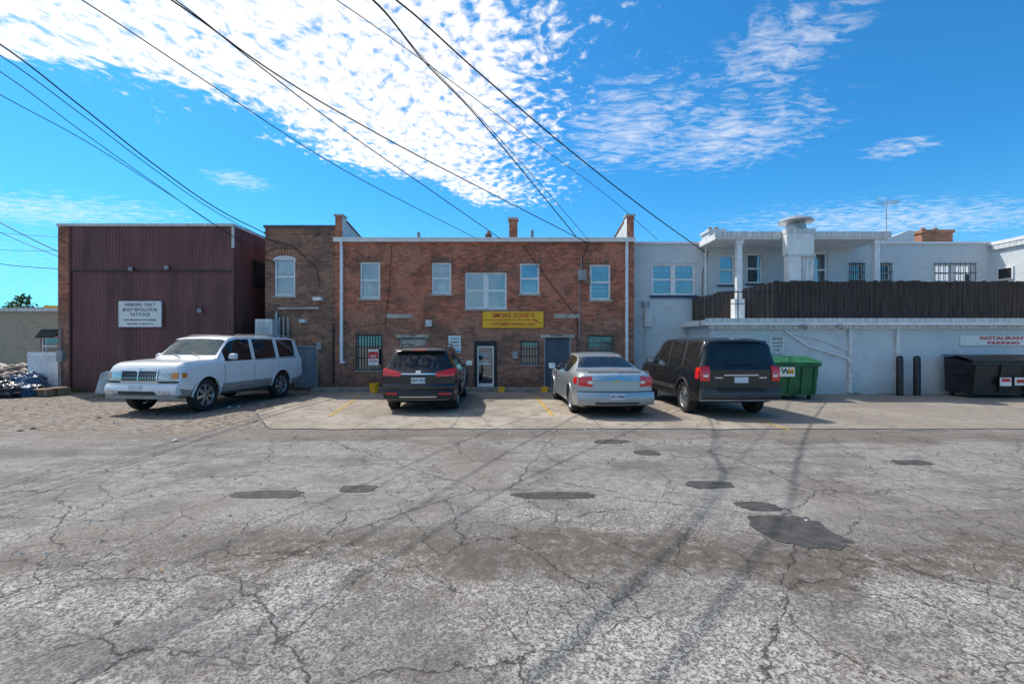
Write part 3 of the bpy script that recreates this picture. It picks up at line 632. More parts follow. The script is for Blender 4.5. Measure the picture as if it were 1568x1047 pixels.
mb.build('rails',rl)
for px in (1377.5,1404):
    mb=MB(); x=fx(px,15.8); mb.lathe((x,15.8,0),[(.1,0),(.1,1.22),(.085,1.27),(.04,1.3),(.001,1.3)],'plasticblack'); mb.build('bollard',smooth=.6)
def dumpster(name,xa,xb,y0,y1,z1,k,lidk):
    gp=grp(name,((xa+xb)/2,(y0+y1)/2,0)); mb=MB()
    vs=[(xa+.05,y0+.12,.14),(xb-.05,y0+.12,.14),(xb-.05,y1,.14),(xa+.05,y1,.14),(xa,y0,z1-.15),(xb,y0,z1-.15),(xb,y1,z1),(xa,y1,z1)]
    mb.add(vs,[(0,1,2,3),(0,1,5,4),(1,2,6,5),(2,3,7,6),(3,0,4,7)],k)
    mb.box(xa-.04,xb+.04,y0-.05,y0-.002,z1-.22,z1-.14,k)
    for i in range(4):
        x=xa+.1+(xb-xa-.2)*i/3; mb.add([(x-.04,y0+.05,.2),(x+.04,y0+.05,.2),(x+.04,y0-.04,z1-.25),(x-.04,y0-.04,z1-.25),(x-.04,y0+.16,.2),(x+.04,y0+.16,.2),(x+.04,y0+.05,z1-.25),(x-.04,y0+.05,z1-.25)],[(0,1,2,3),(0,3,7,4),(1,2,6,5)],k)
    for x in (xa-.07,xb+.005): mb.box(x,x+.065,y0+.15,y1-.15,z1-.55,z1-.38,k)
    for x in (xa+.15,xb-.15):
        for y in (y0+.25,y1-.15):
            mb.cyl((x-.03,y,.075),(x+.03,y,.075),.07,'plasticblack'); mb.box(x-.045,x+.045,y-.04,y+.04,.1,.15,'iron')
    mb.build('bin',gp)
    mb=MB(); mid=(xa+xb)/2
    for q0,q1 in ((xa-.05,mid-.01),(mid+.01,xb+.05)):
        n=6; vs=[];
        for i in range(n+1):
            t=i/n; y=y0-.08+(y1-y0+.12)*t; z=z1-.13+.15*t+.07*math.sin(t*math.pi); vs+= [(q0,y,z),(q1,y,z),(q0,y,z+.03),(q1,y,z+.03)]
        fs=[]
        for i in range(n):
            b=i*4; fs+=[(b,b+1,b+5,b+4),(b+2,b+3,b+7,b+6),(b,b+2,b+6,b+4),(b+1,b+3,b+7,b+5)]
        fs+=[(0,1,3,2),(n*4,n*4+1,n*4+3,n*4+2)]
        mb.add(vs,fs,lidk)
    mb.build('lid',gp); return gp
dg=dumpster('dumpster',fx(1184,14.6),fx(1251,14.6),14.5,15.7,1.24,'green','green')
mb=MB(); xs_=fx(1203,14.5); mb.box(xs_-.22,xs_+.22,14.40,14.425,.72,1.0,'signwhite'); mb.build('label',dg)
text('W',(xs_-.06,14.39,.87),.24,'green',dg,bold=.006); text('M',(xs_+.1,14.385,.87),.22,'yellow',dg,bold=.006)
db=dumpster('dumpster',fx(1480,15.1),fx(1480,15.1)+2.6,14.9,15.9,1.28,'plasticblack','plasticblack')
mb=MB(); xs_=fx(1538,14.7); 
for q in ((xs_,xs_+.34,.40,.66,'signwhite',0),(xs_+.04,xs_+.30,.53,.63,'red',.008),(xs_+.45,xs_+.8,.42,.66,'signwhite',0),(xs_+.5,xs_+.75,.5,.6,'red',.008)): mb.box(q[0],q[1],14.82-q[5],14.84-q[5],q[2],q[3],q[4])
mb.build('stickers',db)

# ------------------------------------------------------------------ left background
bb=grp('beige_brick_building',(-27,22,0)); mb=MB()
dB=21.0; zB=fz(477,dB)
wall(mb,-60,fx(100,dB),0,zB,dB,[O(62,92,515,545,dB)],'brickbeige'); mb.quad((-60,dB,zB-.01),(fx(100,dB),dB,zB-.01),(fx(100,dB),40,zB-.01),(-60,40,zB-.01),'roof')
mb.quad((fx(100,dB),dB,0),(fx(100,dB),dB,zB),(fx(100,dB),40,zB),(fx(100,dB),40,0),'brickbeige')
mb.box(-60,fx(100,dB)+.1,dB-.12,dB+.3,zB,zB+.14,'whitedirty'); window(mb,O(62,92,515,545,dB),dB,cur='dark',curh=1)
a,b,c,e=O(64,93,504,515,dB); mb.add([(a,dB-.01,e),(b,dB-.01,e),(b,dB-.3,c),(a,dB-.3,c),(a,dB-.3,c-.06),(b,dB-.3,c-.06),(a,dB-.01,c),(b,dB-.01,c)],[(0,1,2,3),(3,2,5,4),(0,3,6),(1,2,7)],'awning')
mb.build('walls',bb)
vf=MB(); dV=17.3; a,b=fx(42,dV),fx(92,dV)
n=14
for i in range(n):
    x=a+(b-a)*i/n; vf.box(x,x+(b-a)/n-.012,dV,dV+.02,.05,fz(539,dV)+random.uniform(-.01,.01),'white')
vf.box(a,b,dV-.03,dV-.003,fz(546,dV),fz(543,dV),'white'); vf.box(a,b,dV-.03,dV-.003,.15,.25,'white'); vf.build('white_fence')
tm=MB()
def tree(cx,cy,h,r,n,s):
    tm.cyl((cx,cy,0),(cx,cy,h*.6),.25,'barwood',r1=.1,n=8)
    for k in range(5):
        t=random.random()*6.28; tm.cyl((cx,cy,h*.4),(cx+math.cos(t)*r*.6,cy+math.sin(t)*r*.6,h*.75),.1,'barwood',r1=.03,n=6)
    cl=[(cx+random.gauss(0,r*.45),cy+random.gauss(0,r*.45),h*.70+random.gauss(0,h*.13),random.uniform(.25,.5)*r) for _ in range(14)]
    for i in range(n):
        c=random.choice(cl); d=Vector((random.gauss(0,1),random.gauss(0,1),random.gauss(0,.8))).normalized()*c[3]*random.random()**.4
        p=Vector(c[:3])+d; u=Vector((random.gauss(0,1),random.gauss(0,1),random.gauss(0,1))).normalized(); v=u.orthogonal().normalized()
        tm.add([p-u*s,p+v*s*.6,p+u*s,p-v*s*.6],[(0,1,2,3)],'leaf')
for (px,py,d,r) in ((40,462,75,2.8),(22,466,80,2.4),(62,468,85,2.4),(2,474,90,2.5),(78,474,90,2)):
    tree(fx(px,d),d,fz(py,d)*1.0,r,900,.24)
tm.build('distant_trees')
mb=MB(); d=60; mb.box(fx(20,d),fx(110,d),d,d+10,0,fz(468,d)-.2,'grey'); mb.box(fx(70,d),fx(91,d),d-.2,d-.01,fz(474,d),fz(468,d),'yellow'); mb.build('distant_building')
def lump(name,px,py,sx,sy,sz,k,seed,rot=0,dd=None):
    d=CH*F/(py-CY); x=fx(px,d); bm=bmesh.new(); bmesh.ops.create_icosphere(bm,subdivisions=5,radius=1)
    for v in bm.verts:
        nrm=v.co.normalized(); f=1+.28*mnoise.noise(nrm*1.6+Vector((seed,0,0)))+.26*mnoise.noise(nrm*4+Vector((0,seed,0)))+.22*abs(mnoise.noise(nrm*7+Vector((0,0,seed))))+.08*abs(mnoise.noise(nrm*15+Vector((0,0,seed))))
        v.co=nrm*f; v.co=Vector((v.co.x*sx,v.co.y*sy,v.co.z*sz)); 
        v.co.z=max(v.co.z,-sz*.55)
    me=bpy.data.meshes.new(name); bm.to_mesh(me); bm.free(); me.materials.append(M[k])
    for p in me.polygons: p.use_smooth=True
    o=bpy.data.objects.new(name,me); scene.collection.objects.link(o); o.location=(x,d,sz*.55); o.rotation_euler[2]=rot
lump('trash_bag',6,608,.6,.4,.30,'bag',1.2); lump('trash_bag',30,607,.38,.35,.24,'tarpblue',4.2); lump('crumpled_tarp',16,597,.95,.6,.56,'tarp',7.7); lump('trash_bag',56,604,.35,.3,.20,'bag',9.1); lump('crumpled_tarp',44,600,.5,.4,.40,'tarpblue',3.3); lump('trash_bag',-20,603,.6,.4,.4,'bag',2.3)
def cbox(px,py,w,dp,h,r,k='cardboard',name='cardboard_box'):
    d=CH*F/(py-CY); x=fx(px,d); R=Matrix.Translation((x,d,0))@Matrix.Rotation(r,4,'Z'); m=MB()
    m.box(-w/2,w/2,-dp/2,dp/2,.01,h,k,mat=R)
    m.box(-w/2,w/2,-dp/2-.18,-dp/2-.002,h-.012,h-.004,k,mat=R); m.box(-w/2-.15,-w/2-.002,-dp/2,dp/2,h-.01,h-.002,k,mat=R); m.box(-.03,.03,-dp/2-.003,-dp/2-.001,.02,h-.02,'lintel',mat=R)
    m.build(name)
cbox(76,606,.45,.35,.24,.2); cbox(94,605,.32,.35,.26,-.3)
mb=MB(); d=16.4; x=fx(163,d); R=Matrix.Translation((x,d,0))@Matrix.Rotation(-.25,4,'X')
pts=[(-.42,0),(.38,0),(.40,.55),(.34,.74),(.1,.80),(-.2,.78),(-.36,.70),(-.38,.4)]
vs=[R@Vector((p[0],y,p[1])) for y in (0,.14) for p in pts]; n=len(pts); mb.add(vs,[tuple(range(n)),tuple(range(n,2*n))]+[(i,(i+1)%n,n+(i+1)%n,n+i) for i in range(n)],'mattress'); mb.build('broken_concrete_slab',bevel=.015)
mb=MB()
def tuft(x,y,n,h):
    for i in range(n):
        a=random.random()*6.28; r=random.random()*.12; bx,by=x+math.cos(a)*r,y+math.sin(a)*r; hh=h*random.uniform(.5,1); l=random.uniform(-.08,.08)
        mb.add([(bx-.008,by,0),(bx+.008,by,0),(bx+l,by-.04,hh)],[(0,1,2)],'grass')
for i in range(60):
    x=random.uniform(fx(110,17),fx(485,17)); tuft(x,(16.85 if x<fx(357,17) else 17.4)+random.uniform(-.15,.1),14,random.uniform(.08,.28))
for i in range(25): tuft(random.uniform(-17,-9),random.uniform(14.5,16.8),8,.12)
for i in range(20): tuft(random.uniform(7,18),16.15,6,.12)
mb.build('weeds')
mb=MB()
for i in range(460):
    if i<300: x=random.uniform(-17,-5.5); y=random.uniform(9.5,16)
    else: x=random.uniform(-6,9); y=random.uniform(3.4,9.8)
    s=random.uniform(.008,.03)
    mb.add([(x-s,y,0),(x+s*.8,y-s,0),(x+s,y+s,0),(x-s*.2,y+s,0),(x,y,s*1.1)],[(0,1,4),(1,2,4),(2,3,4),(3,0,4)],random.choice(['kerb','lintel','kerb']))
mb.build('loose_stones')
mb=MB()
for px,py,k,s in ((268,675,'signwhite',.05),(282,821,'tarpblue',.015),(1234,797,'signwhite',.018),(345,622,'tarpblue',.05),(352,624,'signwhite',.06),(366,623,'signwhite',.05),(150,640,'cardboard',.06),(30,660,'cardboard',.06),(50,657,'bag',.06),(247,875,'yellow',.012)):
    d=CH*F/(py-CY); x=fx(px,d)
    mb.add([(x-s,d-s*.5,.003),(x+s,d-s*.7,.01+s*.3),(x+s*.9,d+s,.006),(x-s*.7,d+s*.8,.01+s*.5)],[(0,1,2,3)],k)
mb.build('litter')

# ------------------------------------------------------------------ power lines
PT=Vector((-12.0,-1.0))
pole=grp('utility_pole',(-12,-1,0)); mb=MB(); mb.cyl((-12,-1,0),(-12,-1,10.5),.17,'polewood',r1=.12,n=14); mb.box(-13.1,-10.9,-1.18,-1.06,9.3,9.42,'polewood')
for x in (-13,-12.4,-11.5,-11.0): mb.cyl((x,-1.12,9.42),(x,-1.12,9.58),.035,'grey')
mb.build('pole_and_crossarm',pole)
def wire(pix,dend,r=.012,ztop=9.0):
    ex_,ey_=pix[-1]; E=Vector((fx(ex_,dend),dend)); pts=[]
    for px,py in pix[:-1]:
        k=(px-CX)/F; dx,dy=E.x-PT.x,E.y-PT.y
        t=(k*PT.y-PT.x)/(dx-k*dy); X=PT.x+dx*t; Y=PT.y+dy*t; pts.append(Vector((X,Y,fz(py,Y))))
    pts.append(Vector((E.x,E.y,fz(ey_,dend)))); pts=[Vector((PT.x,PT.y,ztop))]+pts
    cu=bpy.data.curves.new('power_line','CURVE'); cu.dimensions='3D'; cu.bevel_depth=r; cu.bevel_resolution=2; cu.resolution_u=16
    sp=cu.splines.new('BEZIER'); sp.bezier_points.add(len(pts)-1)
    for b,p in zip(sp.bezier_points,pts): b.co=p; b.handle_left_type='AUTO'; b.handle_right_type='AUTO'
    cu.materials.append(M['wire']); o=bpy.data.objects.new('power_line',cu); scene.collection.objects.link(o)
wire([(125,0),(300,115),(500,245),(640,320),(728,364)],D,.010)
wire([(262,0),(420,112),(560,195),(740,290),(900,372)],D,.013)
wire([(268,0),(380,88),(500,180),(650,285),(770,368)],D,.012)
wire([(515,0),(650,95),(800,205),(930,300),(1008,368)],DW,.008)
wire([(570,0),(650,95),(718,165),(800,262),(882,362)],D-.05,.016)
wire([(606,0),(720,100),(860,220),(990,322),(1082,388)],DW,.016)
wire([(572,0),(640,80),(735,180),(830,285),(905,372)],D-.02,.008)
wire([(0,68),(120,160),(240,255),(330,318),(407,358)],DT,.016)
wire([(0,85),(120,172),(230,255),(320,318),(408,366)],DT,.010)
wire([(0,110),(130,205),(250,290),(330,345),(408,388)],DT,.009)
wire([(0,145),(120,210),(220,272),(320,338),(410,400)],DT,.009)
mb=MB()
mb.tube([(fx(408,DT),DT-.05,fz(366,DT)),(fx(450,DT),DT-.05,fz(378,DT)),(fx(486,DT),DT-.05,fz(410,DT)),(fx(490,DT),DT-.06,fz(440,DT))],.012,'wire')
mb.tube([(fx(800,D),D-.04,fz(375,D)),(fx(840,D),D-.03,fz(430,D)),(fx(883,D),D-.03,fz(485,D)),(fx(884,D),D-.03,fz(540,D))],.010,'wire')
mb.tube([(fx(900,D),D-.16,fz(372,D)),(fx(892,D),D-.08,fz(395,D)),(fx(891,D),D-.06,fz(414,D))],.014,'wire')
mb.tube([(fx(600,D),D-.03,fz(378,D)),(fx(595,D),D-.02,fz(450,D)),(fx(590,D),D-.02,fz(500,D))],.008,'wire')
mb.build('service_cable')
def farwire(a,b,d0,d1,r=.02):
    P0=Vector((fx(a[0],d0),d0,fz(a[1],d0))); P1=Vector((fx(b[0],d1),d1,fz(b[1],d1)))
    m=MB(); pts=[]
    e0=P0+(P0-P1)*1.2
    for i in range(17):
        t=i/16; p=e0.lerp(P1,t); p.z-=0.5*math.sin(math.pi*t)*.5; pts.append(p)
    m.tube(pts,r,'wire'); m.build('power_line')
farwire((0,333),(95,388),24,24); farwire((0,348),(95,395),24,24,.015); farwire((0,398),(95,412),30,30); farwire((0,352),(95,363),40,40,.015); farwire((0,378),(95,384),40,40,.015)

# ------------------------------------------------------------------ vehicles
def paint(name,col,metal,rough=.28,dust=.12):
    m,nt,bs=newmat(name); c=coord(nt); f,_=noise(nt,c,2.5,4,.65); s=nt.nodes.new('ShaderNodeSeparateXYZ'); nt.links.new(c,s.inputs[0])
    low=mth(nt,'MULTIPLY',sstep(nt,mth(nt,'SUBTRACT',s.outputs[2],mth(nt,'MULTIPLY',f,.4)),.5,.1),.45)
    df_=mth(nt,'MAXIMUM',low,mth(nt,'MULTIPLY',sstep(nt,f,.4,.75),dust))
    nt.links.new(mixc(nt,df_,col,(.23,.20,.17)),bs.inputs['Base Color'])
    bs.inputs['Metallic'].default_value=metal; nt.links.new(mth(nt,'MULTIPLY_ADD',df_,.5,rough),bs.inputs['Roughness'])
    bs.inputs['Coat Weight'].default_value=.7; bs.inputs['Coat Roughness'].default_value=.05; return m
M['p_white']=paint('paint_white',(.80,.80,.80),0); M['p_black']=paint('paint_black',(.006,.007,.010),.0,.25,.015); M['p_silver']=paint('paint_silver',(.44,.49,.52),.6,.32,.08); M['p_dark']=paint('paint_dark',(.010,.011,.013),.1,.28,.025)
def carglass(name,col):
    m,nt,bs=newmat(name); f,_=noise(nt,coord(nt),3,2); nt.links.new(mixc(nt,f,col,tuple(min(1,x*2+.01) for x in col)),bs.inputs['Base Color']); bs.inputs['Roughness'].default_value=.04; bs.inputs['Specular IOR Level'].default_value=.6; return m
M['cg']=carglass('car_glass',(.006,.008,.009)); M['cgs']=carglass('car_windscreen',(.035,.05,.05))
M['tail']=pmat('taillight_red',(.75,.012,.012),.15,var=.2,scale=20,coat=1); M['head']=pmat('headlight_lens',(.55,.56,.56),.12,metal=.4,var=.4,scale=14,coat=1); M['amber']=pmat('indicator_amber',(.7,.22,.02),.2,coat=1)
M['chrome']=pmat('chrome',(.7,.7,.72),.15,metal=1,var=.05); M['trim']=pmat('black_trim',(.02,.02,.021),.5); M['cladgrey']=pmat('grey_cladding',(.28,.27,.26),.5,var=.15); M['claddark']=pmat('dark_bumper',(.055,.055,.06),.45,var=.2)
M['tyre']=pmat('tyre_rubber',(.022,.021,.02),.85,var=.3,scale=9); M['rim']=pmat('alloy_rim',(.45,.46,.47),.3,metal=.8,var=.2,scale=8); M['plate']=pmat('licence_plate',(.62,.66,.72),.4,var=.1,scale=20)
M['underbody']=pmat('underbody',(.010,.010,.010),.9)
import numpy as np
def wheelmesh(name,R,wd,rk,spokes):
    mb=MB(); n=40
    prof=[(R*.66,-wd/2+.02),(R*.72,-wd/2),(R*.93,-wd/2+.005),(R*.985,-wd/2+.03),(R,-wd/2+.06),(R,wd/2-.06),(R*.985,wd/2-.03),(R*.93,wd/2-.005),(R*.72,wd/2),(R*.66,wd/2-.02)]
    mb.lathe((0,0,0),prof,'tyre',n=n)
    mb.lathe((0,0,0),[(R*.67,wd/2-.02),(R*.64,wd/2-.012),(R*.61,wd/2-.03),(R*.60,-wd/2+.03),(R*.67,-wd/2+.02)],rk,n=n)
    mb.lathe((0,0,0),[(R*.60,wd/2-.10),(.001,wd/2-.10)],'underbody',n=n)
    mb.lathe((0,0,0),[(R*.17,wd/2-.1),(R*.17,wd/2-.02),(R*.13,wd/2-.008),(.001,wd/2-.005)],rk,n=n)
    for i in range(spokes):
        Rm=Matrix.Rotation(2*math.pi*i/spokes,4,'Z'); w0,w1=R*.085,R*(.12 if spokes<8 else .07)
        vs=[(R*.12,-w0,wd/2-.07),(R*.12,w0,wd/2-.07),(R*.62,w1,wd/2-.07),(R*.62,-w1,wd/2-.07),(R*.12,-w0*.8,wd/2-.012),(R*.12,w0*.8,wd/2-.012),(R*.62,w1*.8,wd/2-.03),(R*.62,-w1*.8,wd/2-.03)]
        mb.add([Rm@Vector(v) for v in vs],[(0,1,2,3),(4,5,6,7),(0,1,5,4),(1,2,6,5),(2,3,7,6),(3,0,4,7)],rk)
    for i in range(5):
        t=2*math.pi*i/5; mb.cyl((R*.09*math.cos(t),R*.09*math.sin(t),wd/2-.03),(R*.09*math.cos(t),R*.09*math.sin(t),wd/2-.002),.012,'trim',n=6)
    o=mb.build(name,smooth=.6); me=o.data; bpy.data.objects.remove(o); return me
class Car:
    def __init__(s,name,loc,yaw,**S):
        s.S=S; s.e=grp(name,loc,yaw); s.L=S['L']; s.W=S['W']; s.H2=s.W/2
        s.body()
    def top(s,x):
        xs=[p[0] for p in s.S['top']]; zs=[p[1] for p in s.S['top']]; r=.05
        if x<.06 or x>s.L-.06: r=.0
        return float(np.mean([np.interp(x+k*r,xs,zs) for k in (-1,-.5,0,.5,1)]))
    def belt(s,x):
        b=s.S['belt']; return min(float(np.interp(x,[p[0] for p in b],[p[1] for p in b])),s.top(x)-.03)
    def w(s,x):
        c=lambda v:max(0,min(1,v))
        return s.H2*(1-s.S.get('tr',.07)*(1-c(x/.5))**2-s.S.get('tf',.13)*(1-c((s.L-x)/.9))**2)
    def ring(s,x):
        W=s.w(x); t=s.top(x); b=s.belt(x); zb=s.S['zb']
        c=lambda v:max(0,min(1,v))
        zb=zb+.10*(1-c(x/.5))**2+.08*(1-c((s.L-x)/.5))**2
        g=c((t-b)/.42); wr=s.S['wr']; y7=W*.90*(1-g)+min(wr,W*.9)*g
        m=.5*(zb+.2+b)
        return [(0,zb),(W*.8,zb),(W*.955,zb+.05),(W*.995,zb+.2),(W,m),(W*.985,b-.07),(W*.955,b),
                (y7,b+(t-b)*(1-.14*g) - .012),(y7*.93,b+(t-b)*(1-.05*g)-.006),(y7*.6,t-.008),(0,t)]
    def warp(s,x,y):
        q=(abs(y)/s.H2)**2.2; c=lambda v:max(0,min(1,v))
        return x+s.S.get('br',.13)*q*c(1-x/.9)-s.S.get('bf',.22)*q*c(1-(s.L-x)/1.3)
    def P(s,x,y,z): return (y,s.warp(x,y),z)
    def body(s):
        S=s.S; keys=[0,s.L]
        for a,b in S['side']+[S['ws'],S['rg']]: keys+=[a,b]
        keys+= [p[0] for p in S['top']]
        xs=sorted(set([round(k,3) for k in keys]+[round(v,3) for v in np.linspace(0,s.L,56)]))
        ys=[xs[0]]
        for v in xs[1:]:
            if v-ys[-1]>.012: ys.append(v)
        xs=ys; xs[-1]=s.L; mb=MB(); rings=[s.ring(x) for x in xs]
        pk,clad=S['paint'],S.get('clad')
        for i in range(len(xs)-1):
            xm=(xs[i]+xs[i+1])/2; gh=s.top(xm)-s.belt(xm)
            for j in range(10):
                k=pk
                if j==0: k='underbody'
                if clad and j in (1,2): k=clad
                if j==6 and gh>.13 and any(a<=xm<=b for a,b in S['side']): k='cg'
                elif j==6 and gh>.13 and S['side'][0][0]<xm<S['side'][-1][1] : k=S.get('pil','trim')
                if j in (8,9) and S['ws'][0]<xm<S['ws'][1]: k='cgs'
                if j in (8,9) and S['rg'][0]<xm<S['rg'][1]: k='cg'
                for sg in (1,-1):
                    q=[s.P(xs[i],sg*rings[i][j][0],rings[i][j][1]),s.P(xs[i],sg*rings[i][j+1][0],rings[i][j+1][1]),s.P(xs[i+1],sg*rings[i+1][j+1][0],rings[i+1][j+1][1]),s.P(xs[i+1],sg*rings[i+1][j][0],rings[i+1][j][1])]
                    mb.add(q,[(0,1,2,3)],k)
        for xi,r in ((0,rings[0]),(s.L,rings[-1])):
            for j in range(10):
                for c in range(-6,6):
                    q=[s.P(xi,r[j][0]*c/6,r[j][1]),s.P(xi,r[j+1][0]*c/6,r[j+1][1]),s.P(xi,r[j+1][0]*(c+1)/6,r[j+1][1]),s.P(xi,r[j][0]*(c+1)/6,r[j][1])]
                    if j==0: 
                        continue
                    mb.add(q,[(0,1,2,3)],pk)
        mb.mi('underbody')
        o=mb.build('body',s.e,merge=True,world=False)
        cut=MB(); 
        for m_ in mb.mats: cut.mi(m_)
        R=S['R']
        for x in (S['xr'],S['xf']):
            for sg in (1,-1): cut.cyl((sg*(s.H2-.30),x,R),(sg*(s.H2+.2),x,R),R+.055,'underbody',n=36)
        oc=cut.build('cut'); 
        md=o.modifiers.new('b','BOOLEAN'); md.operation='DIFFERENCE'; md.object=oc; md.solver='EXACT'
        oc.parent=s.e; 
        bpy.context.view_layer.update()
        dg=bpy.context.evaluated_depsgraph_get(); me=bpy.data.meshes.new_from_object(o.evaluated_get(dg)); o.modifiers.clear()
        bm=bmesh.new(); bm.from_mesh(me)
        for f in bm.faces: f.smooth=True
        for e in bm.edges:
            if len(e.link_faces)!=2 or e.calc_face_angle(0)>.6: e.smooth=False
        bm.to_mesh(me); bm.free(); o.data=me; bpy.data.objects.remove(oc)
        wm=wheelmesh('wheel_mesh',R,.235,S.get('rim','rim'),S.get('spokes',5))
        for nm,x in (('rear',S['xr']),('front',S['xf'])):
            for sg,sd in ((1,'right'),(-1,'left')):
                wo=bpy.data.objects.new('wheel_'+nm+'_'+sd,wm); scene.collection.objects.link(wo); wo.parent=s.e
                wo.location=(sg*(s.H2-.145),x,R); wo.rotation_euler=(0,math.pi/2*sg,0)
        s.d=MB()
    def sidey(s,x,z):
        r=s.ring(x); pts=r[2:8]; zs=[p[1] for p in pts]; return float(np.interp(z,zs,[p[0] for p in pts]))
    def rx(s,z):
        xs=np.linspace(0,1.2,60); zs=[s.top(v) for v in xs]
        return 0.0 if z<=zs[0] else float(np.interp(z,zs,xs))
    def fxx(s,z):
        xs=np.linspace(s.L,s.L-1.3,60); zs=[s.top(v) for v in xs]
        return s.L if z<=zs[0] else float(np.interp(z,zs,xs))
    def patch(s,end,y0,y1,z0,z1,off,k,ny=10,nz=3,both=True,rnd=False,inn=.03):
        for sg in ((1,-1) if both else (1,)):
            vs=[];
            for a in range(ny+1):
                t=a/ny; y=y0+(y1-y0)*t
                zl=z0[0]+(z0[1]-z0[0])*t if isinstance(z0,tuple) else z0; zh=z1[0]+(z1[1]-z1[0])*t if isinstance(z1,tuple) else z1
                for b in range(nz+1):
                    u=b/nz; z=zl+(zh-zl)*u; bul=off*(1-.55*(abs(2*u-1))**3 if rnd else 1)
                    if end=='R': x=s.warp(s.rx(z),y)-bul
                    else: x=s.warp(s.fxx(z),y)+bul
                    vs.append((sg*y,x,z))
            nf=len(vs); vs2=[(p[0],p[1]+((off+inn) if end=='R' else -(off+inn)),p[2]) for p in vs]
            fs=[]; m=nz+1
            for a in range(ny):
                for b in range(nz): fs.append((a*m+b,a*m+b+1,(a+1)*m+b+1,(a+1)*m+b))
            for a in range(ny):
                fs.append((a*m,(a+1)*m,nf+(a+1)*m,nf+a*m)); fs.append((a*m+nz,(a+1)*m+nz,nf+(a+1)*m+nz,nf+a*m+nz))
            for b in range(nz):
                fs.append((b,b+1,nf+b+1,nf+b)); q=ny*m; fs.append((q+b,q+b+1,nf+q+b+1,nf+q+b))
            s.d.add(vs+vs2,fs,k)
    def spatch(s,x0,x1,z0,z1,off,k,nx=6,nz=3,zt=None):
        for sg in (1,-1):
            vs=[]
            for a in range(nx+1):
                t=a/nx; x=x0+(x1-x0)*t
                zl=z0[0]+(z0[1]-z0[0])*t if isinstance(z0,tuple) else z0; zh=z1[0]+(z1[1]-z1[0])*t if isinstance(z1,tuple) else z1
                for b in range(nz+1):
                    z=zl+(zh-zl)*b/nz; y=s.sidey(x,z)+off; p=s.P(x,y,z); vs.append((sg*p[0],p[1],p[2]))
            nf=len(vs); vs2=[(p[0]-sg*(off+.02),p[1],p[2]) for p in vs]; m=nz+1; fs=[]
            for a in range(nx):
                for b in range(nz): fs.append((a*m+b,a*m+b+1,(a+1)*m+b+1,(a+1)*m+b))
                fs.append((a*m,(a+1)*m,nf+(a+1)*m,nf+a*m)); fs.append((a*m+nz,(a+1)*m+nz,nf+(a+1)*m+nz,nf+a*m+nz))
            for b in range(nz):
                fs.append((b,b+1,nf+b+1,nf+b)); q=nx*m; fs.append((q+b,q+b+1,nf+q+b+1,nf+q+b))
            s.d.add(vs+vs2,fs,k)
    def seams(s,xs):
        for x in xs: s.spatch(x-.006,x+.006,s.S['zb']+.12,s.belt(x)-.01,.002,'underbody',nx=1,nz=8)
    def common(s,doors,rails=True):
        S=s.S; s.seams(doors)
        for x in S['handles']: s.spatch(x,x+.2,S['hz'],S['hz']+.035,.035,S.get('hk',S['paint']),nx=3,nz=1)
        R=S['R']+.055
        for xc in (S['xr'],S['xf']):
            for i in range(20):
                a0=math.pi*(-.08+1.16*i/20); a1=math.pi*(-.08+1.16*(i+1)/20)
                for sg in (1,-1):
                    vs=[]
                    for a in (a0,a1):
                        for rr,of in ((R-.003,.012),(R+.035,.012),(R+.045,-.01),(R-.003,-.05)):
                            x=xc+rr*math.cos(a); z=max(S['zb']+.02,S['R']+rr*math.sin(a)); y=s.sidey(min(max(x,0),s.L),z)+of; p=s.P(x,y,z); vs.append((sg*p[0],p[1],p[2]))
                    s.d.add(vs,[(0,1,5,4),(1,2,6,5),(3,0,4,7)],S.get('lip',S['paint']))
        mx=S['mir']; y0=s.sidey(mx,s.belt(mx)); z=s.belt(mx)
        for sg in (1,-1):
            s.d.add([(sg*(y0-.05),mx-.05,z+.0),(sg*(y0+.06),mx-.04,z+.04),(sg*(y0+.06),mx+.04,z+.04),(sg*(y0-.05),mx+.06,z),(sg*(y0-.05),mx-.05,z+.06),(sg*(y0+.06),mx-.04,z+.09),(sg*(y0+.06),mx+.04,z+.09),(sg*(y0-.05),mx+.06,z+.06)],[(0,1,2,3),(4,5,6,7),(0,1,5,4),(2,3,7,6)],'trim')
            vs=[];xa,xb=sg*(y0+.04),sg*(y0+.25)
            for (yy,sc) in ((mx-.05,.92),(mx+.02,1),(mx+.09,.7)):
                zc=z+.11; hx=abs(xb-xa)/2*sc; hz=.085*sc; cx=(xa+xb)/2
                for t in range(12):
                    an=2*math.pi*t/12; ca,sa=math.cos(an),math.sin(an); vs.append((cx+hx*math.copysign(abs(ca)**.5,ca),yy,zc+hz*math.copysign(abs(sa)**.5,sa)))
            fs=[(a*12+t,a*12+(t+1)%12,(a+1)*12+(t+1)%12,(a+1)*12+t) for a in (0,1) for t in range(12)]
            s.d.add(vs,fs+[tuple(range(24,36))],S.get('mk',S['paint'])); s.d.add(vs[:12],[tuple(range(12))],'chrome')
        if rails:
            a,b=rails
            for sg in (1,-1):
                pts=[]
                for i in range(13):
                    t=i/12; x=a+(b-a)*t; zz=s.top(x)+.03*(1 if 0<i<12 else -.2); pts.append((sg*(S['wr']-.09),x,zz))
                s.d.tube(pts,.014,S.get('railk','trim'))
    def done(s): s.d.build('trim_and_lights',s.e,smooth=.7,world=False)

